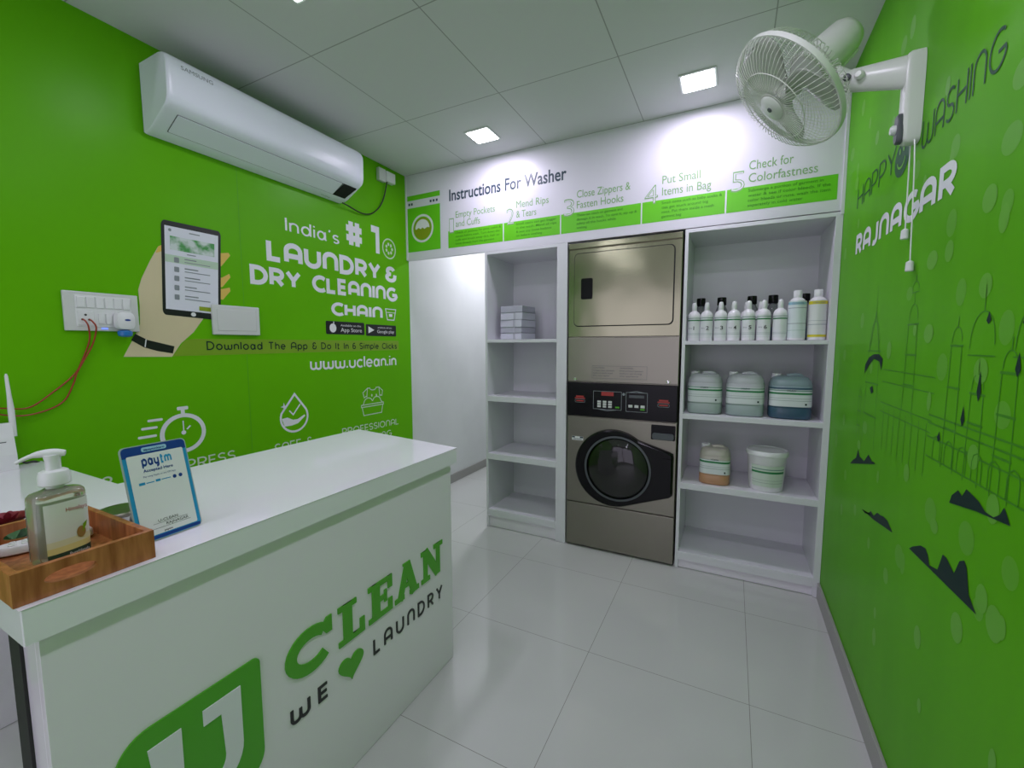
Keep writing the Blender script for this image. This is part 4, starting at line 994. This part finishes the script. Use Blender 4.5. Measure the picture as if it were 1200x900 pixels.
obj('petals', b, m_rose, ro, smooth=True)
for k, (dx, dy, dz) in enumerate(((0.045, 0.030, -0.012), (0.030, -0.050, -0.014), (-0.045, 0.010, -0.010), (0.052, -0.005, -0.020))):
    b = BM(); d = Vector((dx, dy, 0)); L_ = d.length; d.normalize(); s = Vector((-d.y, d.x, 0)); pts = []
    rows = []
    for j in range(7):
        tt = j / 6; wd_ = 0.016 * math.sin(PI * min(1, tt * 0.92 + 0.06)) + 0.001
        c = fc + d * (L_ * 1.05 * tt) + Vector((0, 0, -0.014 + dz * tt + 0.010 * math.sin(PI * tt)))
        rows.append([b.verts.new(c - s * wd_ + Vector((0, 0, 0.004))), b.verts.new(c), b.verts.new(c + s * wd_ + Vector((0, 0, 0.004)))])
    for j in range(6):
        for i in range(2): b.faces.new((rows[j][i], rows[j][i + 1], rows[j + 1][i + 1], rows[j + 1][i]))
    obj('leaf', b, m_leaf, ro, smooth=True)
b = BM(); lathe(b, [(0.030, 0.0), (0.033, 0.004), (0.022, 0.016), (0.010, 0.028), (0.008, 0.032)], (0.845, -2.325, ZT), n=20); obj('base_cup', b, m_leaf, ro, smooth=True)

# payment stand
sg = thing('payment_stand', 'blue edged payment code stand leaning on the counter beside the tray', 'sign', (1.15, -2.156, 0.905))
ta = 0.2298
su = Vector((-0.0604, 0.9982, 0)); sn = Vector((su.y, -su.x, 0)); sup = Vector((0, 0, 1)) * math.cos(ta) - sn * math.sin(ta); sno = sup.cross(su) * -1
if sno.x < 0: sno = -sno
SB = Vector((1.1575, -2.2190, 0.9055))
def P_sign(u, v, w): return SB + su * u + sup * v + sno * w
SW, SH = 0.126, 0.209
b = BM(); slab(b, rrect(0, SW, 0, SH, 0.010), P_sign, -0.004, 0.0); slab(b, rrect(0, SW, 0, SH, 0.010), P_sign, None, -0.004); obj('acrylic_plate', b, m_acr, sg)
b = BM(); p0 = P_sign(0.02, 0.13, -0.004); p1 = P_sign(SW - 0.02, 0.13, -0.004)
foot0 = Vector((p0.x - 0.06, p0.y, 0.9055)); foot1 = Vector((p1.x - 0.06, p1.y, 0.9055))
loft(b, [[p0, p1, p1 + Vector((-0.003, 0, 0)), p0 + Vector((-0.003, 0, 0))], [foot0, foot1, foot1 + Vector((-0.003, 0, 0)), foot0 + Vector((-0.003, 0, 0))]]); obj('back_leg', b, m_acr, sg)
b = BM(); slab(b, rrect(0.002, SW - 0.002, 0.002, SH - 0.002, 0.009), P_sign, None, 0.0004); card = obj('card_border', b, m_sky, sg)
b = BM(); slab(b, [(0.002, SH - 0.024), (SW - 0.002, SH - 0.024)] + rrect(0.002, SW - 0.002, SH - 0.10, SH - 0.002, 0.009)[6:18], P_sign, None, 0.0006); obj('navy_border', b, m_navy, card); b = BM(); slab(b, [(0.004, 0.003), (SW - 0.004, 0.003), (SW - 0.004, 0.010), (0.004, 0.010)], P_sign, None, 0.0006); obj('navy_border', b, m_navy, card)
b = BM(); slab(b, rrect(0.009, SW - 0.009, 0.012, SH - 0.021, 0.003), P_sign, None, 0.0009); obj('white_card', b, m_paper, card)
b = BM(); slab(b, rrect(0.038, 0.086, SH - 0.0165, SH - 0.0065, 0.004), P_sign, None, 0.0009); obj('pale_tab', b, mat('pale_blue_print', (0.35, 0.62, 0.80), 0.4), card)
b = BM(); font_text(b, '#paytmkaro', 0.042, 0.082, SH - 0.0140, 0.0045, P_sign, 0.0012, bold=0.02); obj('tab_lettering', b, m_navy, card)
def pay(b, s, u0, u1): stroke_text(b, s, u0, u1, 0.1612, 0.0235, 0.21, P_sign, None, 0.0012, gap=0.10)
b = BM(); pay(b, 'pay', 0.034, 0.0665); font_text(b, 'Accepted Here', 0.034, 0.091, 0.1485, 0.0065, P_sign, 0.0012, bold=0.02)
font_text(b, 'Pay using Paytm or any UPI App', 0.032, 0.094, 0.1375, 0.0036, P_sign, 0.0012)
slab(b, ell(0.090, 0.126, 0.0038, 0.0042, 16), P_sign, None, 0.0012); slab(b, ell(0.102, 0.126, 0.0038, 0.0042, 16), P_sign, None, 0.0012)
obj('card_lettering', b, m_navy, card)
b = BM(); pay(b, 'tm', 0.0685, 0.0915); obj('card_logo', b, m_sky, card); b = BM(); slab(b, rect(0.022, 0.033, 0.1225, 0.1280), P_sign, None, 0.0012); slab(b, rect(0.053, 0.062, 0.1235, 0.1285), P_sign, None, 0.0012); slab(b, rect(0.035, 0.050, 0.124, 0.126), P_sign, None, 0.0012); slab(b, rect(0.064, 0.082, 0.125, 0.127), P_sign, None, 0.0012); obj('card_lettering', b, m_sky, card)
b = BM(); font_text(b, 'U-CLEAN', 0.042, 0.080, 0.0365, 0.0060, P_sign, 0.0012); font_text(b, 'RAJNAGAR', 0.056, 0.100, 0.0265, 0.0060, P_sign, 0.0012)
slab(b, rect(0.032, 0.100, 0.0340, 0.0346), P_sign, None, 0.0012); slab(b, rect(0.028, 0.104, 0.0238, 0.0244), P_sign, None, 0.0012); font_text(b, 'paytm', 0.050, 0.066, 0.0145, 0.0040, P_sign, 0.0012, bold=0.02)
obj('handwriting', b, m_black, card)

# router on the wing of the counter
ru = thing('wifi_router', 'white router with upright antenna at the left edge of the counter', 'router', (0.07, -2.22, ZT))
b = BM(); RYY = -2.116
loft(b, [[Vector((0.050 + dx, y_, z_)) for dx, z_ in ((-0.012, ZT), (0.030, ZT), (0.026, ZT + 0.05), (0.014, ZT + 0.11), (0.000, ZT + 0.158), (-0.012, ZT + 0.158))] for y_ in (-2.33, RYY - 0.006, RYY)]); obj('case', b, m_plast, ru)
b = BM()
for k in range(5): box(b, 0.055, 0.0755 - 0.002 * k, RYY - 0.06, RYY - 0.02, ZT + 0.03 + 0.016 * k, ZT + 0.033 + 0.016 * k)
obj('vents', b, m_grey, ru)
b = BM(); tube(b, [(0.045, RYY + 0.004, ZT + 0.11), (0.045, RYY + 0.004, ZT + 0.20), (0.045, RYY + 0.003, ZT + 0.25), (0.045, RYY + 0.001, ZT + 0.318), (0.045, RYY + 0.001, ZT + 0.326)], 0.008, 12, radii=[0.0085, 0.0085, 0.006, 0.0045, 0.002]); obj('antenna', b, m_plast, ru, smooth=True)
b = BM(); tube(b, spline([(0.02, -2.10, ZT + 0.02), (0.02, -2.085, ZT + 0.006), (0.015, -2.06, ZT + 0.004), (0.010, -2.03, ZT - 0.02)]), 0.004, 6); tag(obj('router_cable', b, m_blackwire, smooth=True), 'short black cable behind the router against the green wall', 'cable')

# ================================================================== DETERGENTS ON THE WIDE SHELF UNIT
m_blab = mat('bottle_label', (0.74, 0.78, 0.78), 0.4)
zramp(m_blab, [(0.0, (0.76, 0.78, 0.79)), (0.034, (0.45, 0.52, 0.50)), (0.037, (0.76, 0.78, 0.79)), (0.042, (0.45, 0.52, 0.50)), (0.044, (0.76, 0.78, 0.79)), (0.112, (0.02, 0.20, 0.06)), (0.119, (0.76, 0.78, 0.79)), (0.126, (0.16, 0.27, 0.22)), (0.130, (0.76, 0.78, 0.79)), (0.16, (0.76, 0.78, 0.79))])
def curved_label(c, r, z0, z1, half, n=12, a0=-PI / 2):
    b = BM()
    lo_ = [b.verts.new((c[0] + r * math.cos(a0 - half + 2 * half * k / n), c[1] + r * math.sin(a0 - half + 2 * half * k / n), c[2] + z0)) for k in range(n + 1)]
    hi_ = [b.verts.new((c[0] + r * math.cos(a0 - half + 2 * half * k / n), c[1] + r * math.sin(a0 - half + 2 * half * k / n), c[2] + z1)) for k in range(n + 1)]
    for k in range(n): b.faces.new((lo_[k], lo_[k + 1], hi_[k + 1], hi_[k]))
    return b
ZS1 = 1.3455
def small_bottle(x_, y_, label):
    t = thing('detergent_bottle', label, 'bottle', (x_, y_, ZS1), 'small white bottles on the top shelf'); c = (x_, y_, ZS1)
    b = BM(); lathe(b, [(0.030, 0.0), (0.033, 0.003), (0.033, 0.135), (0.031, 0.150), (0.024, 0.162), (0.015, 0.168), (0.013, 0.172)], c, n=28); obj('bottle_body', b, m_bottle, t, smooth=True)
    b = BM(); lathe(b, [(0.0125, 0.170), (0.0135, 0.172), (0.0130, 0.200), (0.0105, 0.213), (0.0060, 0.217)], c, n=20); obj('flip_cap', b, m_plast, t, smooth=True)
    obj('paper_label', curved_label(c, 0.0335, 0.016, 0.140, 1.35), m_blab, t, smooth=True)
    return t
def number(t, s):
    c = Vector(t.location); b = BM()
    font_text(b, s, 0.0, 0.004 if s == '1' else 0.014, 0.062, 0.021, lambda u, v, w: c + Vector((0.000 + u, -0.0342 - w, v)), 0.0004, bold=0.01)
    obj('handwritten_number', b, m_black, t)
    b = BM(); font_text(b, 'Kit', -0.024, -0.008, 0.068, 0.008, lambda u, v, w: c + Vector((u, -0.0342 - w + 0.006 * (abs(u) / 0.024) ** 2, v)), 0.0006); obj('label_lettering', b, m_greyprint, t)
FY = 0.075
b0 = small_bottle(2.043, FY, 'small white bottle marked 1, leftmost on the top shelf')
spots = [(2.109, '2', 'small white bottle marked 2, second from left on top shelf'), (2.181, '3', 'small white bottle marked 3, third from left on top shelf'), (2.247, '4', 'small white bottle marked 4, fourth from left on top shelf'),
         (2.319, '5', 'small white bottle marked 5, fifth from left on top shelf'), (2.391, '6', 'small white bottle marked 6, sixth from left on top shelf'), (2.466, None, 'small white unnumbered bottle, last before the two large bottles')]
allb = [(b0, '1')]
for x_, s, lab in spots:
    c = copy_tree(b0); c.location = (x_, FY, ZS1); c['label'] = lab; allb.append((c, s))
for x_, lab in ((2.306, 'small white bottle half hidden behind the bottle marked 5'), (2.375, 'small white bottle half hidden behind the bottle marked 6')):
    c = copy_tree(b0); c.location = (x_ + 0.004, FY + 0.075, ZS1); c['label'] = lab
for t, s in allb:
    if s: number(t, s)
m_lab_b = mat('blue_white_label', (0.7, 0.75, 0.78), 0.4)
zramp(m_lab_b, [(0.0, (0.68, 0.76, 0.76)), (0.050, (0.40, 0.55, 0.50)), (0.053, (0.68, 0.76, 0.76)), (0.085, (0.35, 0.40, 0.42)), (0.088, (0.68, 0.76, 0.76)), (0.165, (0.30, 0.36, 0.40)), (0.168, (0.68, 0.76, 0.76)), (0.183, (0.30, 0.55, 0.66)), (0.196, (0.68, 0.76, 0.76)), (0.22, (0.68, 0.76, 0.76))])
m_lab_y = mat('yellow_white_label', (0.7, 0.75, 0.78), 0.4)
zramp(m_lab_y, [(0.0, (0.72, 0.74, 0.72)), (0.016, (0.66, 0.60, 0.02)), (0.028, (0.72, 0.74, 0.72)), (0.078, (0.35, 0.40, 0.42)), (0.081, (0.72, 0.74, 0.72)), (0.098, (0.35, 0.40, 0.42)), (0.100, (0.72, 0.74, 0.72)), (0.182, (0.66, 0.60, 0.02)), (0.198, (0.72, 0.74, 0.72)), (0.22, (0.72, 0.74, 0.72))])
for x_, ml, lab, txt in ((2.540, m_lab_b, 'large white bottle with pale blue label print on top shelf', 'CLEANOL'), (2.629, m_lab_y, 'large white bottle with yellow label bands, rightmost on top shelf', 'STAIN CLEAN')):
    t = thing('detergent_bottle', lab, 'bottle', (x_, FY, ZS1), 'large white bottles on the top shelf'); c = (x_, FY, ZS1)
    b = BM(); lathe(b, [(0.037, 0.0), (0.041, 0.004), (0.041, 0.178), (0.039, 0.196), (0.031, 0.212), (0.019, 0.221), (0.018, 0.226)], c, n=32); obj('bottle_body', b, m_bottle, t, smooth=True)
    b = BM(); lathe(b, [(0.0195, 0.222), (0.0200, 0.225), (0.0195, 0.256), (0.018, 0.258)], c, n=24); obj('screw_cap', b, m_plast, t, smooth=True)
    lb_ = obj('paper_label', curved_label(c, 0.0415, 0.012, 0.203, 1.35), ml, t, smooth=True)
    b = BM(); font_text(b, txt, -0.026, 0.026, 0.186, 0.009, lambda u, v, w: Vector(c) + Vector((u, -math.sqrt(0.0425 ** 2 - u * u), v)), 0.0, bold=0.01); obj('label_lettering', b, m_greyprint, lb_)
def cap_bottle(x_, y_, lab):
    t = thing('spray_bottle', lab, 'bottle', (x_, y_, ZS1), 'clear bottles with black caps behind the white ones'); c = (x_, y_, ZS1)
    b = BM(); lathe(b, [(0.030, 0.0), (0.034, 0.003), (0.034, 0.150), (0.031, 0.180), (0.020, 0.205), (0.016, 0.212)], c, n=26); obj('bottle_body', b, m_clear, t, smooth=True)
    b = BM(); lathe(b, [(0.030, 0.004), (0.032, 0.006), (0.032, 0.075), (0.030, 0.076)], c, n=26); obj('liquid', b, m_blue, t, smooth=True, label='blue liquid')
    b = BM(); lathe(b, [(0.0235, 0.208), (0.0245, 0.210), (0.0245, 0.250), (0.0225, 0.254), (0.001, 0.254)], c, n=24); obj('screw_cap', b, m_blackplast, t, smooth=True, label='black cap')
    return t
cb = cap_bottle(2.068, 0.215, 'clear bottle with black cap behind white bottles 1 and 2')
for x_, lab in ((2.180, 'clear bottle with black cap behind white bottle 3'), (2.336, 'clear bottle with black cap behind white bottles 5 and 6'), (2.440, 'clear bottle with black cap behind the unnumbered small bottle'), (2.588, 'clear bottle with black cap between the two large white bottles')):
    c = copy_tree(cb); c.location = (x_, 0.215, ZS1); c['label'] = lab

# jerry cans
m_canlab = mat('can_label', (0.66, 0.74, 0.70), 0.4)
def jerry(x_, y_, z_, a_, c_, h_, fill, liq, lab, grp, pale=(0.58, 0.60, 0.64)):
    t = thing('jerry_can', lab, 'jerry can', (x_, y_, z_), grp)
    mb_ = mat('translucent_can', pale, 0.30, trans=0.12); zramp(mb_, [(0.0, liq), (fill * h_, pale), (0.95 * h_, tuple(min(1, q * 1.06) for q in pale)), (h_, pale)])
    b = BM()
    sec = [(0.0, 0.90), (0.010, 0.98), (0.03, 1.0), (0.36, 1.0), (0.375, 0.975), (0.39, 1.0), (0.70, 1.0), (0.80, 0.985), (0.90, 0.90), (0.97, 0.76), (1.0, 0.55)]
    sec = [(0.0, 0.90), (0.02, 0.97), (0.05, 1.0), (0.24, 1.0), (0.26, 0.975), (0.28, 1.0), (0.76, 1.0), (0.78, 0.975), (0.80, 0.99), (0.90, 0.92), (0.97, 0.80), (1.0, 0.60)]
    loft(b, [superell(x_, y_, z_ + q * h_, a_ * k, c_ * k, 3.6, 44) for q, k in sec]); obj('can_body', b, mb_, t, smooth=True)
    b = BM(); cx_ = x_ - a_ * 0.62; cy_ = y_ + c_ * 0.25
    lathe(b, [(0.022, 0.90 * h_), (0.024, 0.91 * h_), (0.024, 1.035 * h_), (0.022, 1.045 * h_)], (cx_, cy_, z_), n=22); obj('screw_cap', b, m_plast, t, smooth=True)
    b = BM(); tube(b, spline([(x_ - a_ * 0.15, y_, z_ + 0.99 * h_), (x_ + a_ * 0.05, y_, z_ + 1.01 * h_), (x_ + a_ * 0.40, y_, z_ + 1.01 * h_), (x_ + a_ * 0.60, y_, z_ + 0.95 * h_)]), 0.011, 10); obj('grip', b, mb_, t, smooth=True)
    # label follows the front of the can
    ml = mat('can_label', (0.66, 0.74, 0.70), 0.4)
    zb, ze = 0.30 * h_, 0.70 * h_
    zramp(ml, [(0.0, (0.70, 0.75, 0.75)), (zb + 0.030, (0.36, 0.44, 0.42)), (zb + 0.033, (0.70, 0.75, 0.75)), (zb + 0.042, (0.36, 0.44, 0.42)), (zb + 0.044, (0.70, 0.75, 0.75)), (zb + 0.064, (0.02, 0.22, 0.07)), (zb + 0.074, (0.70, 0.75, 0.75)), (zb + 0.082, (0.20, 0.32, 0.28)), (zb + 0.088, (0.70, 0.75, 0.75)), (h_, (0.70, 0.75, 0.75))])
    b = BM(); pts = [p for p in superell(x_, y_, 0, a_ * 1.004, c_ * 1.008, 3.6, 88) if p.y < y_ - c_ * 0.45]
    pts.sort(key=lambda p: p.x)
    lo_ = [b.verts.new((p.x, p.y, z_ + zb)) for p in pts]; hi_ = [b.verts.new((p.x, p.y, z_ + ze)) for p in pts]
    for k in range(len(pts) - 1): b.faces.new((lo_[k], lo_[k + 1], hi_[k + 1], hi_[k]))
    obj('paper_label', b, ml, t, smooth=True)
    b = BM(); font_text(b, 'UCLEAN', x_ - 0.02, x_ + 0.02, z_ + zb + 0.0815, 0.008, P_front, -(y_ - c_ * 1.012) + 0.0008, bold=0.02); slab(b, rect(x_ + a_ * 0.62, x_ + a_ * 0.70, z_ + zb + 0.010, z_ + zb + 0.020), P_front, None, -(y_ - c_ * 1.012) + 0.0008)
    obj('label_lettering', b, m_dark, t)
    return t
jerry(2.112, 0.125, 0.9275, 0.093, 0.085, 0.230, 0.62, (0.40, 0.49, 0.46), 'translucent jerry can of clear liquid, leftmost of the three on the middle shelf', 'jerry cans on the shelf')
jerry(2.318, 0.125, 0.9275, 0.096, 0.085, 0.232, 0.58, (0.38, 0.47, 0.46), 'translucent jerry can of clear liquid, middle of three on the middle shelf', 'jerry cans on the shelf')
jerry(2.532, 0.125, 0.9275, 0.100, 0.086, 0.228, 0.74, (0.045, 0.105, 0.165), 'jerry can of dark blue liquid, rightmost on the middle shelf', 'jerry cans on the shelf', pale=(0.30, 0.40, 0.45))
jerry(2.180, 0.105, 0.5225, 0.082, 0.076, 0.210, 0.62, (0.56, 0.30, 0.16), 'jerry can of orange liquid on the shelf below the clear cans', 'jerry cans on the shelf', pale=(0.56, 0.52, 0.46))
# white tub with lid
bk = thing('plastic_bucket', 'white lidded plastic bucket beside the orange jerry can', 'bucket', (2.440, 0.105, 0.5225)); c = (2.440, 0.105, 0.5225)
b = BM(); lathe(b, [(0.080, 0.0), (0.083, 0.004), (0.095, 0.185), (0.098, 0.190), (0.098, 0.200), (0.095, 0.202)], c, n=40); obj('bucket_body', b, m_bottle, bk, smooth=True)
b = BM(); lathe(b, [(0.099, 0.196), (0.103, 0.198), (0.103, 0.214), (0.098, 0.222), (0.092, 0.222), (0.090, 0.217), (0.001, 0.217)], c, n=40, cap=False); obj('lid', b, m_plast, bk, smooth=True)
m_buck = mat('bucket_label', (0.62, 0.71, 0.64), 0.4)
zramp(m_buck, [(0.0, (0.60, 0.70, 0.60)), (0.050, (0.40, 0.48, 0.42)), (0.053, (0.60, 0.70, 0.60)), (0.065, (0.40, 0.48, 0.42)), (0.067, (0.60, 0.70, 0.60)), (0.105, (0.02, 0.22, 0.07)), (0.116, (0.60, 0.70, 0.60)), (0.124, (0.2, 0.32, 0.28)), (0.130, (0.60, 0.70, 0.60)), (0.16, (0.60, 0.70, 0.60))])
b = BM(); n = 16
lo_ = [b.verts.new((c[0] + 0.0875 * math.cos(-PI / 2 - 0.9 + 1.9 * k / n), c[1] + 0.0875 * math.sin(-PI / 2 - 0.9 + 1.9 * k / n), c[2] + 0.030)) for k in range(n + 1)]
hi_ = [b.verts.new((c[0] + 0.0950 * math.cos(-PI / 2 - 0.9 + 1.9 * k / n), c[1] + 0.0950 * math.sin(-PI / 2 - 0.9 + 1.9 * k / n), c[2] + 0.148)) for k in range(n + 1)]
for k in range(n): b.faces.new((lo_[k], lo_[k + 1], hi_[k + 1], hi_[k]))
obj('paper_label', b, m_buck, bk, smooth=True)

# ================================================================== PACKS ON THE NARROW SHELF UNIT
zz = 1.3635
packs = [(0.046, m_book1, 'white pack of paper slips, bottom of the shelf stack'), (0.040, m_book2, 'grey pack of paper slips, second from bottom of the stack'), (0.052, m_book1, 'white pack of paper slips, middle of the shelf stack'), (0.052, m_book1, 'white pack of paper slips, second from top of the stack'), (0.046, m_book2, 'grey pack of paper slips, top of the shelf stack')]
for i, (h_, m_, lab) in enumerate(packs):
    t = thing('paper_pack', lab, 'paper pack', (0.87, 0.19, zz), 'packs stacked on the narrow shelves')
    a = math.radians(-4 + rnd.uniform(-2, 2)); mt = Matrix.Translation((0.850, 0.20, zz)) @ Matrix.Rotation(a, 4, 'Z')
    tb = BM(); box(tb, -0.088, 0.088, -0.10, 0.10, 0.0015, h_ - 0.0005, 0.002); b = BM(); merge(b, tb, 0, mt); obj('sheets', b, m_, t)
    tb = BM(); box(tb, -0.090, 0.090, -0.102, 0.102, 0.0, 0.0015, 0.0); b = BM(); merge(b, tb, 0, mt); obj('cover_board', b, m_greyprint, t)
    tb = BM(); box(tb, 0.02, 0.035, -0.1025, 0.1025, 0.0015, h_ - 0.0003, 0.0); b = BM(); merge(b, tb, 0, mt); obj('paper_band', b, m_book2, t)
    zz += h_

# ================================================================== WALL FAN
fa = thing('wall_fan', 'white wall mounted fan with wire grille and pull cords on the green wall', 'fan', (W - 0.03, -0.925, 2.05))
A = Vector((2.334, -0.874, 2.119)); ax = Vector((0.708, 0.154, 0.690)).normalized()
f1, f2, _ = frame_axes(ax); C0 = A + ax * 0.062; RR_ = 0.205
def FP(r, a, s): return C0 + ax * s + (f1 * math.cos(a) + f2 * math.sin(a)) * r
b = BM(); rings = []
for k in range(64):
    a = 2 * PI * k / 64
    rings.append([FP(RR_ + dr_, a, s_) for dr_, s_ in ((-0.003, -0.008), (0.003, -0.008), (0.004, 0.0), (0.003, 0.008), (-0.003, 0.008))])
loft(b, rings, closed=True, cap=False); obj('grille_ring', b, m_fan, fa, smooth=True)
def grille(name, prof_, n, hubr):
    b = BM()
    for k in range(n):
        a = 2 * PI * k / n
        tube(b, [FP(r, a + tw, s) for r, s, tw in prof_], 0.0011, 5)
    for rr, ss in hubr:
        tube(b, [FP(rr, 2 * PI * k / 40, ss) for k in range(40)], 0.0016, 5, closed=True)
    return obj(name, b, m_wire, fa, smooth=True)
grille('front_grille', [(0.040, -0.062, 0.0), (0.09, -0.061, 0.06), (0.14, -0.055, 0.11), (0.180, -0.042, 0.14), (0.200, -0.022, 0.16), (0.205, -0.004, 0.16)], 72, [(0.05, -0.0625), (0.125, -0.058)])
grille('rear_grille', [(0.062, 0.070, 0.0), (0.11, 0.068, -0.05), (0.16, 0.060, -0.09), (0.190, 0.040, -0.11), (0.204, 0.010, -0.12)], 72, [(0.065, 0.071), (0.125, 0.067)])
b = BM(); lathe(b, [(0.044, 0.002), (0.046, -0.003), (0.040, -0.008), (0.001, -0.011)], FP(0, 0, -0.062), ax, 32, cap=False); hc = obj('hub_cap', b, m_fan, fa, smooth=True)
b = BM(); lathe(b, [(0.009, 0.0), (0.008, -0.0025), (0.001, -0.003)], FP(0, 0, -0.0725), ax, 16, cap=False); obj('hub_badge', b, m_grey, hc)
b = BM(); lathe(b, [(0.010, -0.038), (0.018, -0.036), (0.022, -0.025), (0.030, -0.015), (0.030, 0.025)], C0, ax, 24); obj('spinner', b, m_blade, fa, smooth=True)
for k in range(3):
    b = BM(); a0 = 2 * PI * k / 3 + 0.35; rows = []
    for j in range(9):
        tt = j / 8; r = 0.026 + 0.160 * tt; hw = 0.30 + 0.42 * math.sin(PI * min(1, tt * 0.75 + 0.12)); hw = hw * (0.55 if j == 0 else 1) * (0.82 if j == 8 else 1)
        rows.append([b.verts.new(FP(r, a0 + hw * (i / 7 * 2 - 1) + 0.35 * tt, 0.024 * (1 - tt * 0.3) * (i / 7 * 2 - 1) + 0.006 * math.sin(PI * i / 7))) for i in range(8)])
    for j in range(8):
        for i in range(7): b.faces.new((rows[j][i], rows[j][i + 1], rows[j + 1][i + 1], rows[j + 1][i]))
    o = obj('blade', b, m_blade, fa, smooth=True)
    sm = o.modifiers.new('thickness', 'SOLIDIFY'); sm.thickness = 0.002
b = BM(); lathe(b, [(0.062, 0.070), (0.066, 0.074), (0.064, 0.120), (0.060, 0.180), (0.056, 0.215), (0.046, 0.234), (0.028, 0.243), (0.001, 0.246)], C0, ax, 36); mo = obj('motor_housing', b, m_fan, fa, smooth=True)
# seam strip along the motor
b = BM(); sd_ = (Vector((0, 0, -1)) - ax * Vector((0, 0, -1)).dot(ax)).normalized(); tube(b, [C0 + ax * s + sd_ * r for s, r in ((0.078, 0.066), (0.14, 0.064), (0.21, 0.058))], 0.006, 8); obj('motor_rib', b, m_fan, mo, smooth=True)
PV = Vector((2.545, -0.870, 2.150)); mc = C0 + ax * 0.105 + sd_ * 0.045
b = BM(); tube(b, [mc, mc + (PV - mc) * 0.55, PV], 0.026, 16, radii=[0.034, 0.028, 0.024]); obj('neck', b, m_fan, fa, smooth=True)
BW = Vector((2.668, -0.938, 2.108))
def oval(c, d, w_, h_, n=24):
    s = Vector((0, 0, 1)); t_ = d.cross(s).normalized(); s = t_.cross(d).normalized()
    return [c + t_ * (w_ * math.cos(2 * PI * k / n)) + s * (h_ * math.sin(2 * PI * k / n)) for k in range(n)]
d_ = (BW - PV).normalized()
b = BM(); loft(b, [oval(PV - d_ * 0.030, d_, 0.012, 0.018), oval(PV - d_ * 0.022, d_, 0.022, 0.028), oval(PV, d_, 0.027, 0.032), oval(PV + d_ * 0.05, d_, 0.028, 0.036), oval(BW - d_ * 0.01, d_, 0.026, 0.044), oval(BW + d_ * 0.01, d_, 0.024, 0.043)]); ar = obj('arm', b, m_fan, fa, smooth=True)
b = BM(); tdir = d_.cross(Vector((0, 0, 1))).normalized(); 
if tdir.y > 0: tdir = -tdir
lathe(b, [(0.010, 0.0), (0.010, 0.036), (0.006, 0.038)], PV - Vector((0, 0, 0)), tdir, 16); obj('pivot_screw', b, m_grey, ar, smooth=True)
b = BM(); wing_c = PV + d_ * 0.035; lathe(b, [(0.012, 0.020), (0.013, 0.040), (0.008, 0.046)], wing_c, tdir, 12); obj('wing_nut', b, m_fan, ar, smooth=True)
b = BM()
loft(b, [[Vector((xx, -0.940 + p.x, 2.030 + p.y)) for p in superell(0, 0, 0, 0.027 * k, 0.127 * k, 5, 36)] for xx, k in ((W - 0.001, 1.0), (W - 0.030, 1.0), (W - 0.038, 0.96), (W - 0.042, 0.86))]); br = obj('wall_bracket', b, m_fan, fa, smooth=True)
b = BM(); loft(b, [[Vector((xx, -0.945 + p.x, 1.948 + p.y)) for p in superell(0, 0, 0, 0.018 * k, 0.042 * k, 3, 24)] for xx, k in ((W - 0.040, 1.0), (W - 0.050, 1.0), (W - 0.054, 0.9))]); obj('switch_panel', b, m_grey, fa, smooth=True)
b = BM(); lathe(b, [(0.013, 0.0), (0.013, 0.010), (0.010, 0.014)], (W - 0.052, -0.945, 1.948), (-1, 0, 0), 20); obj('speed_knob', b, m_plast, fa, smooth=True)
for (y0_, y1_, zb) in ((-0.925, -0.936, 1.644), (-0.958, -0.998, 1.541)):
    b = BM(); tube(b, spline([(W - 0.012, y0_, 1.912), (W - 0.012, y0_ * 0.55 + y1_ * 0.45, 1.80), (W - 0.012, y1_, zb + 0.02)], 4), 0.0018, 6); pc = obj('pull_cord', b, m_plast, fa, smooth=True)
    b = BM(); lathe(b, [(0.004, 0.020), (0.009, 0.016), (0.010, -0.008), (0.008, -0.010)], (W - 0.012, y1_, zb), n=14); obj('cord_handle', b, m_plast, pc, smooth=True)
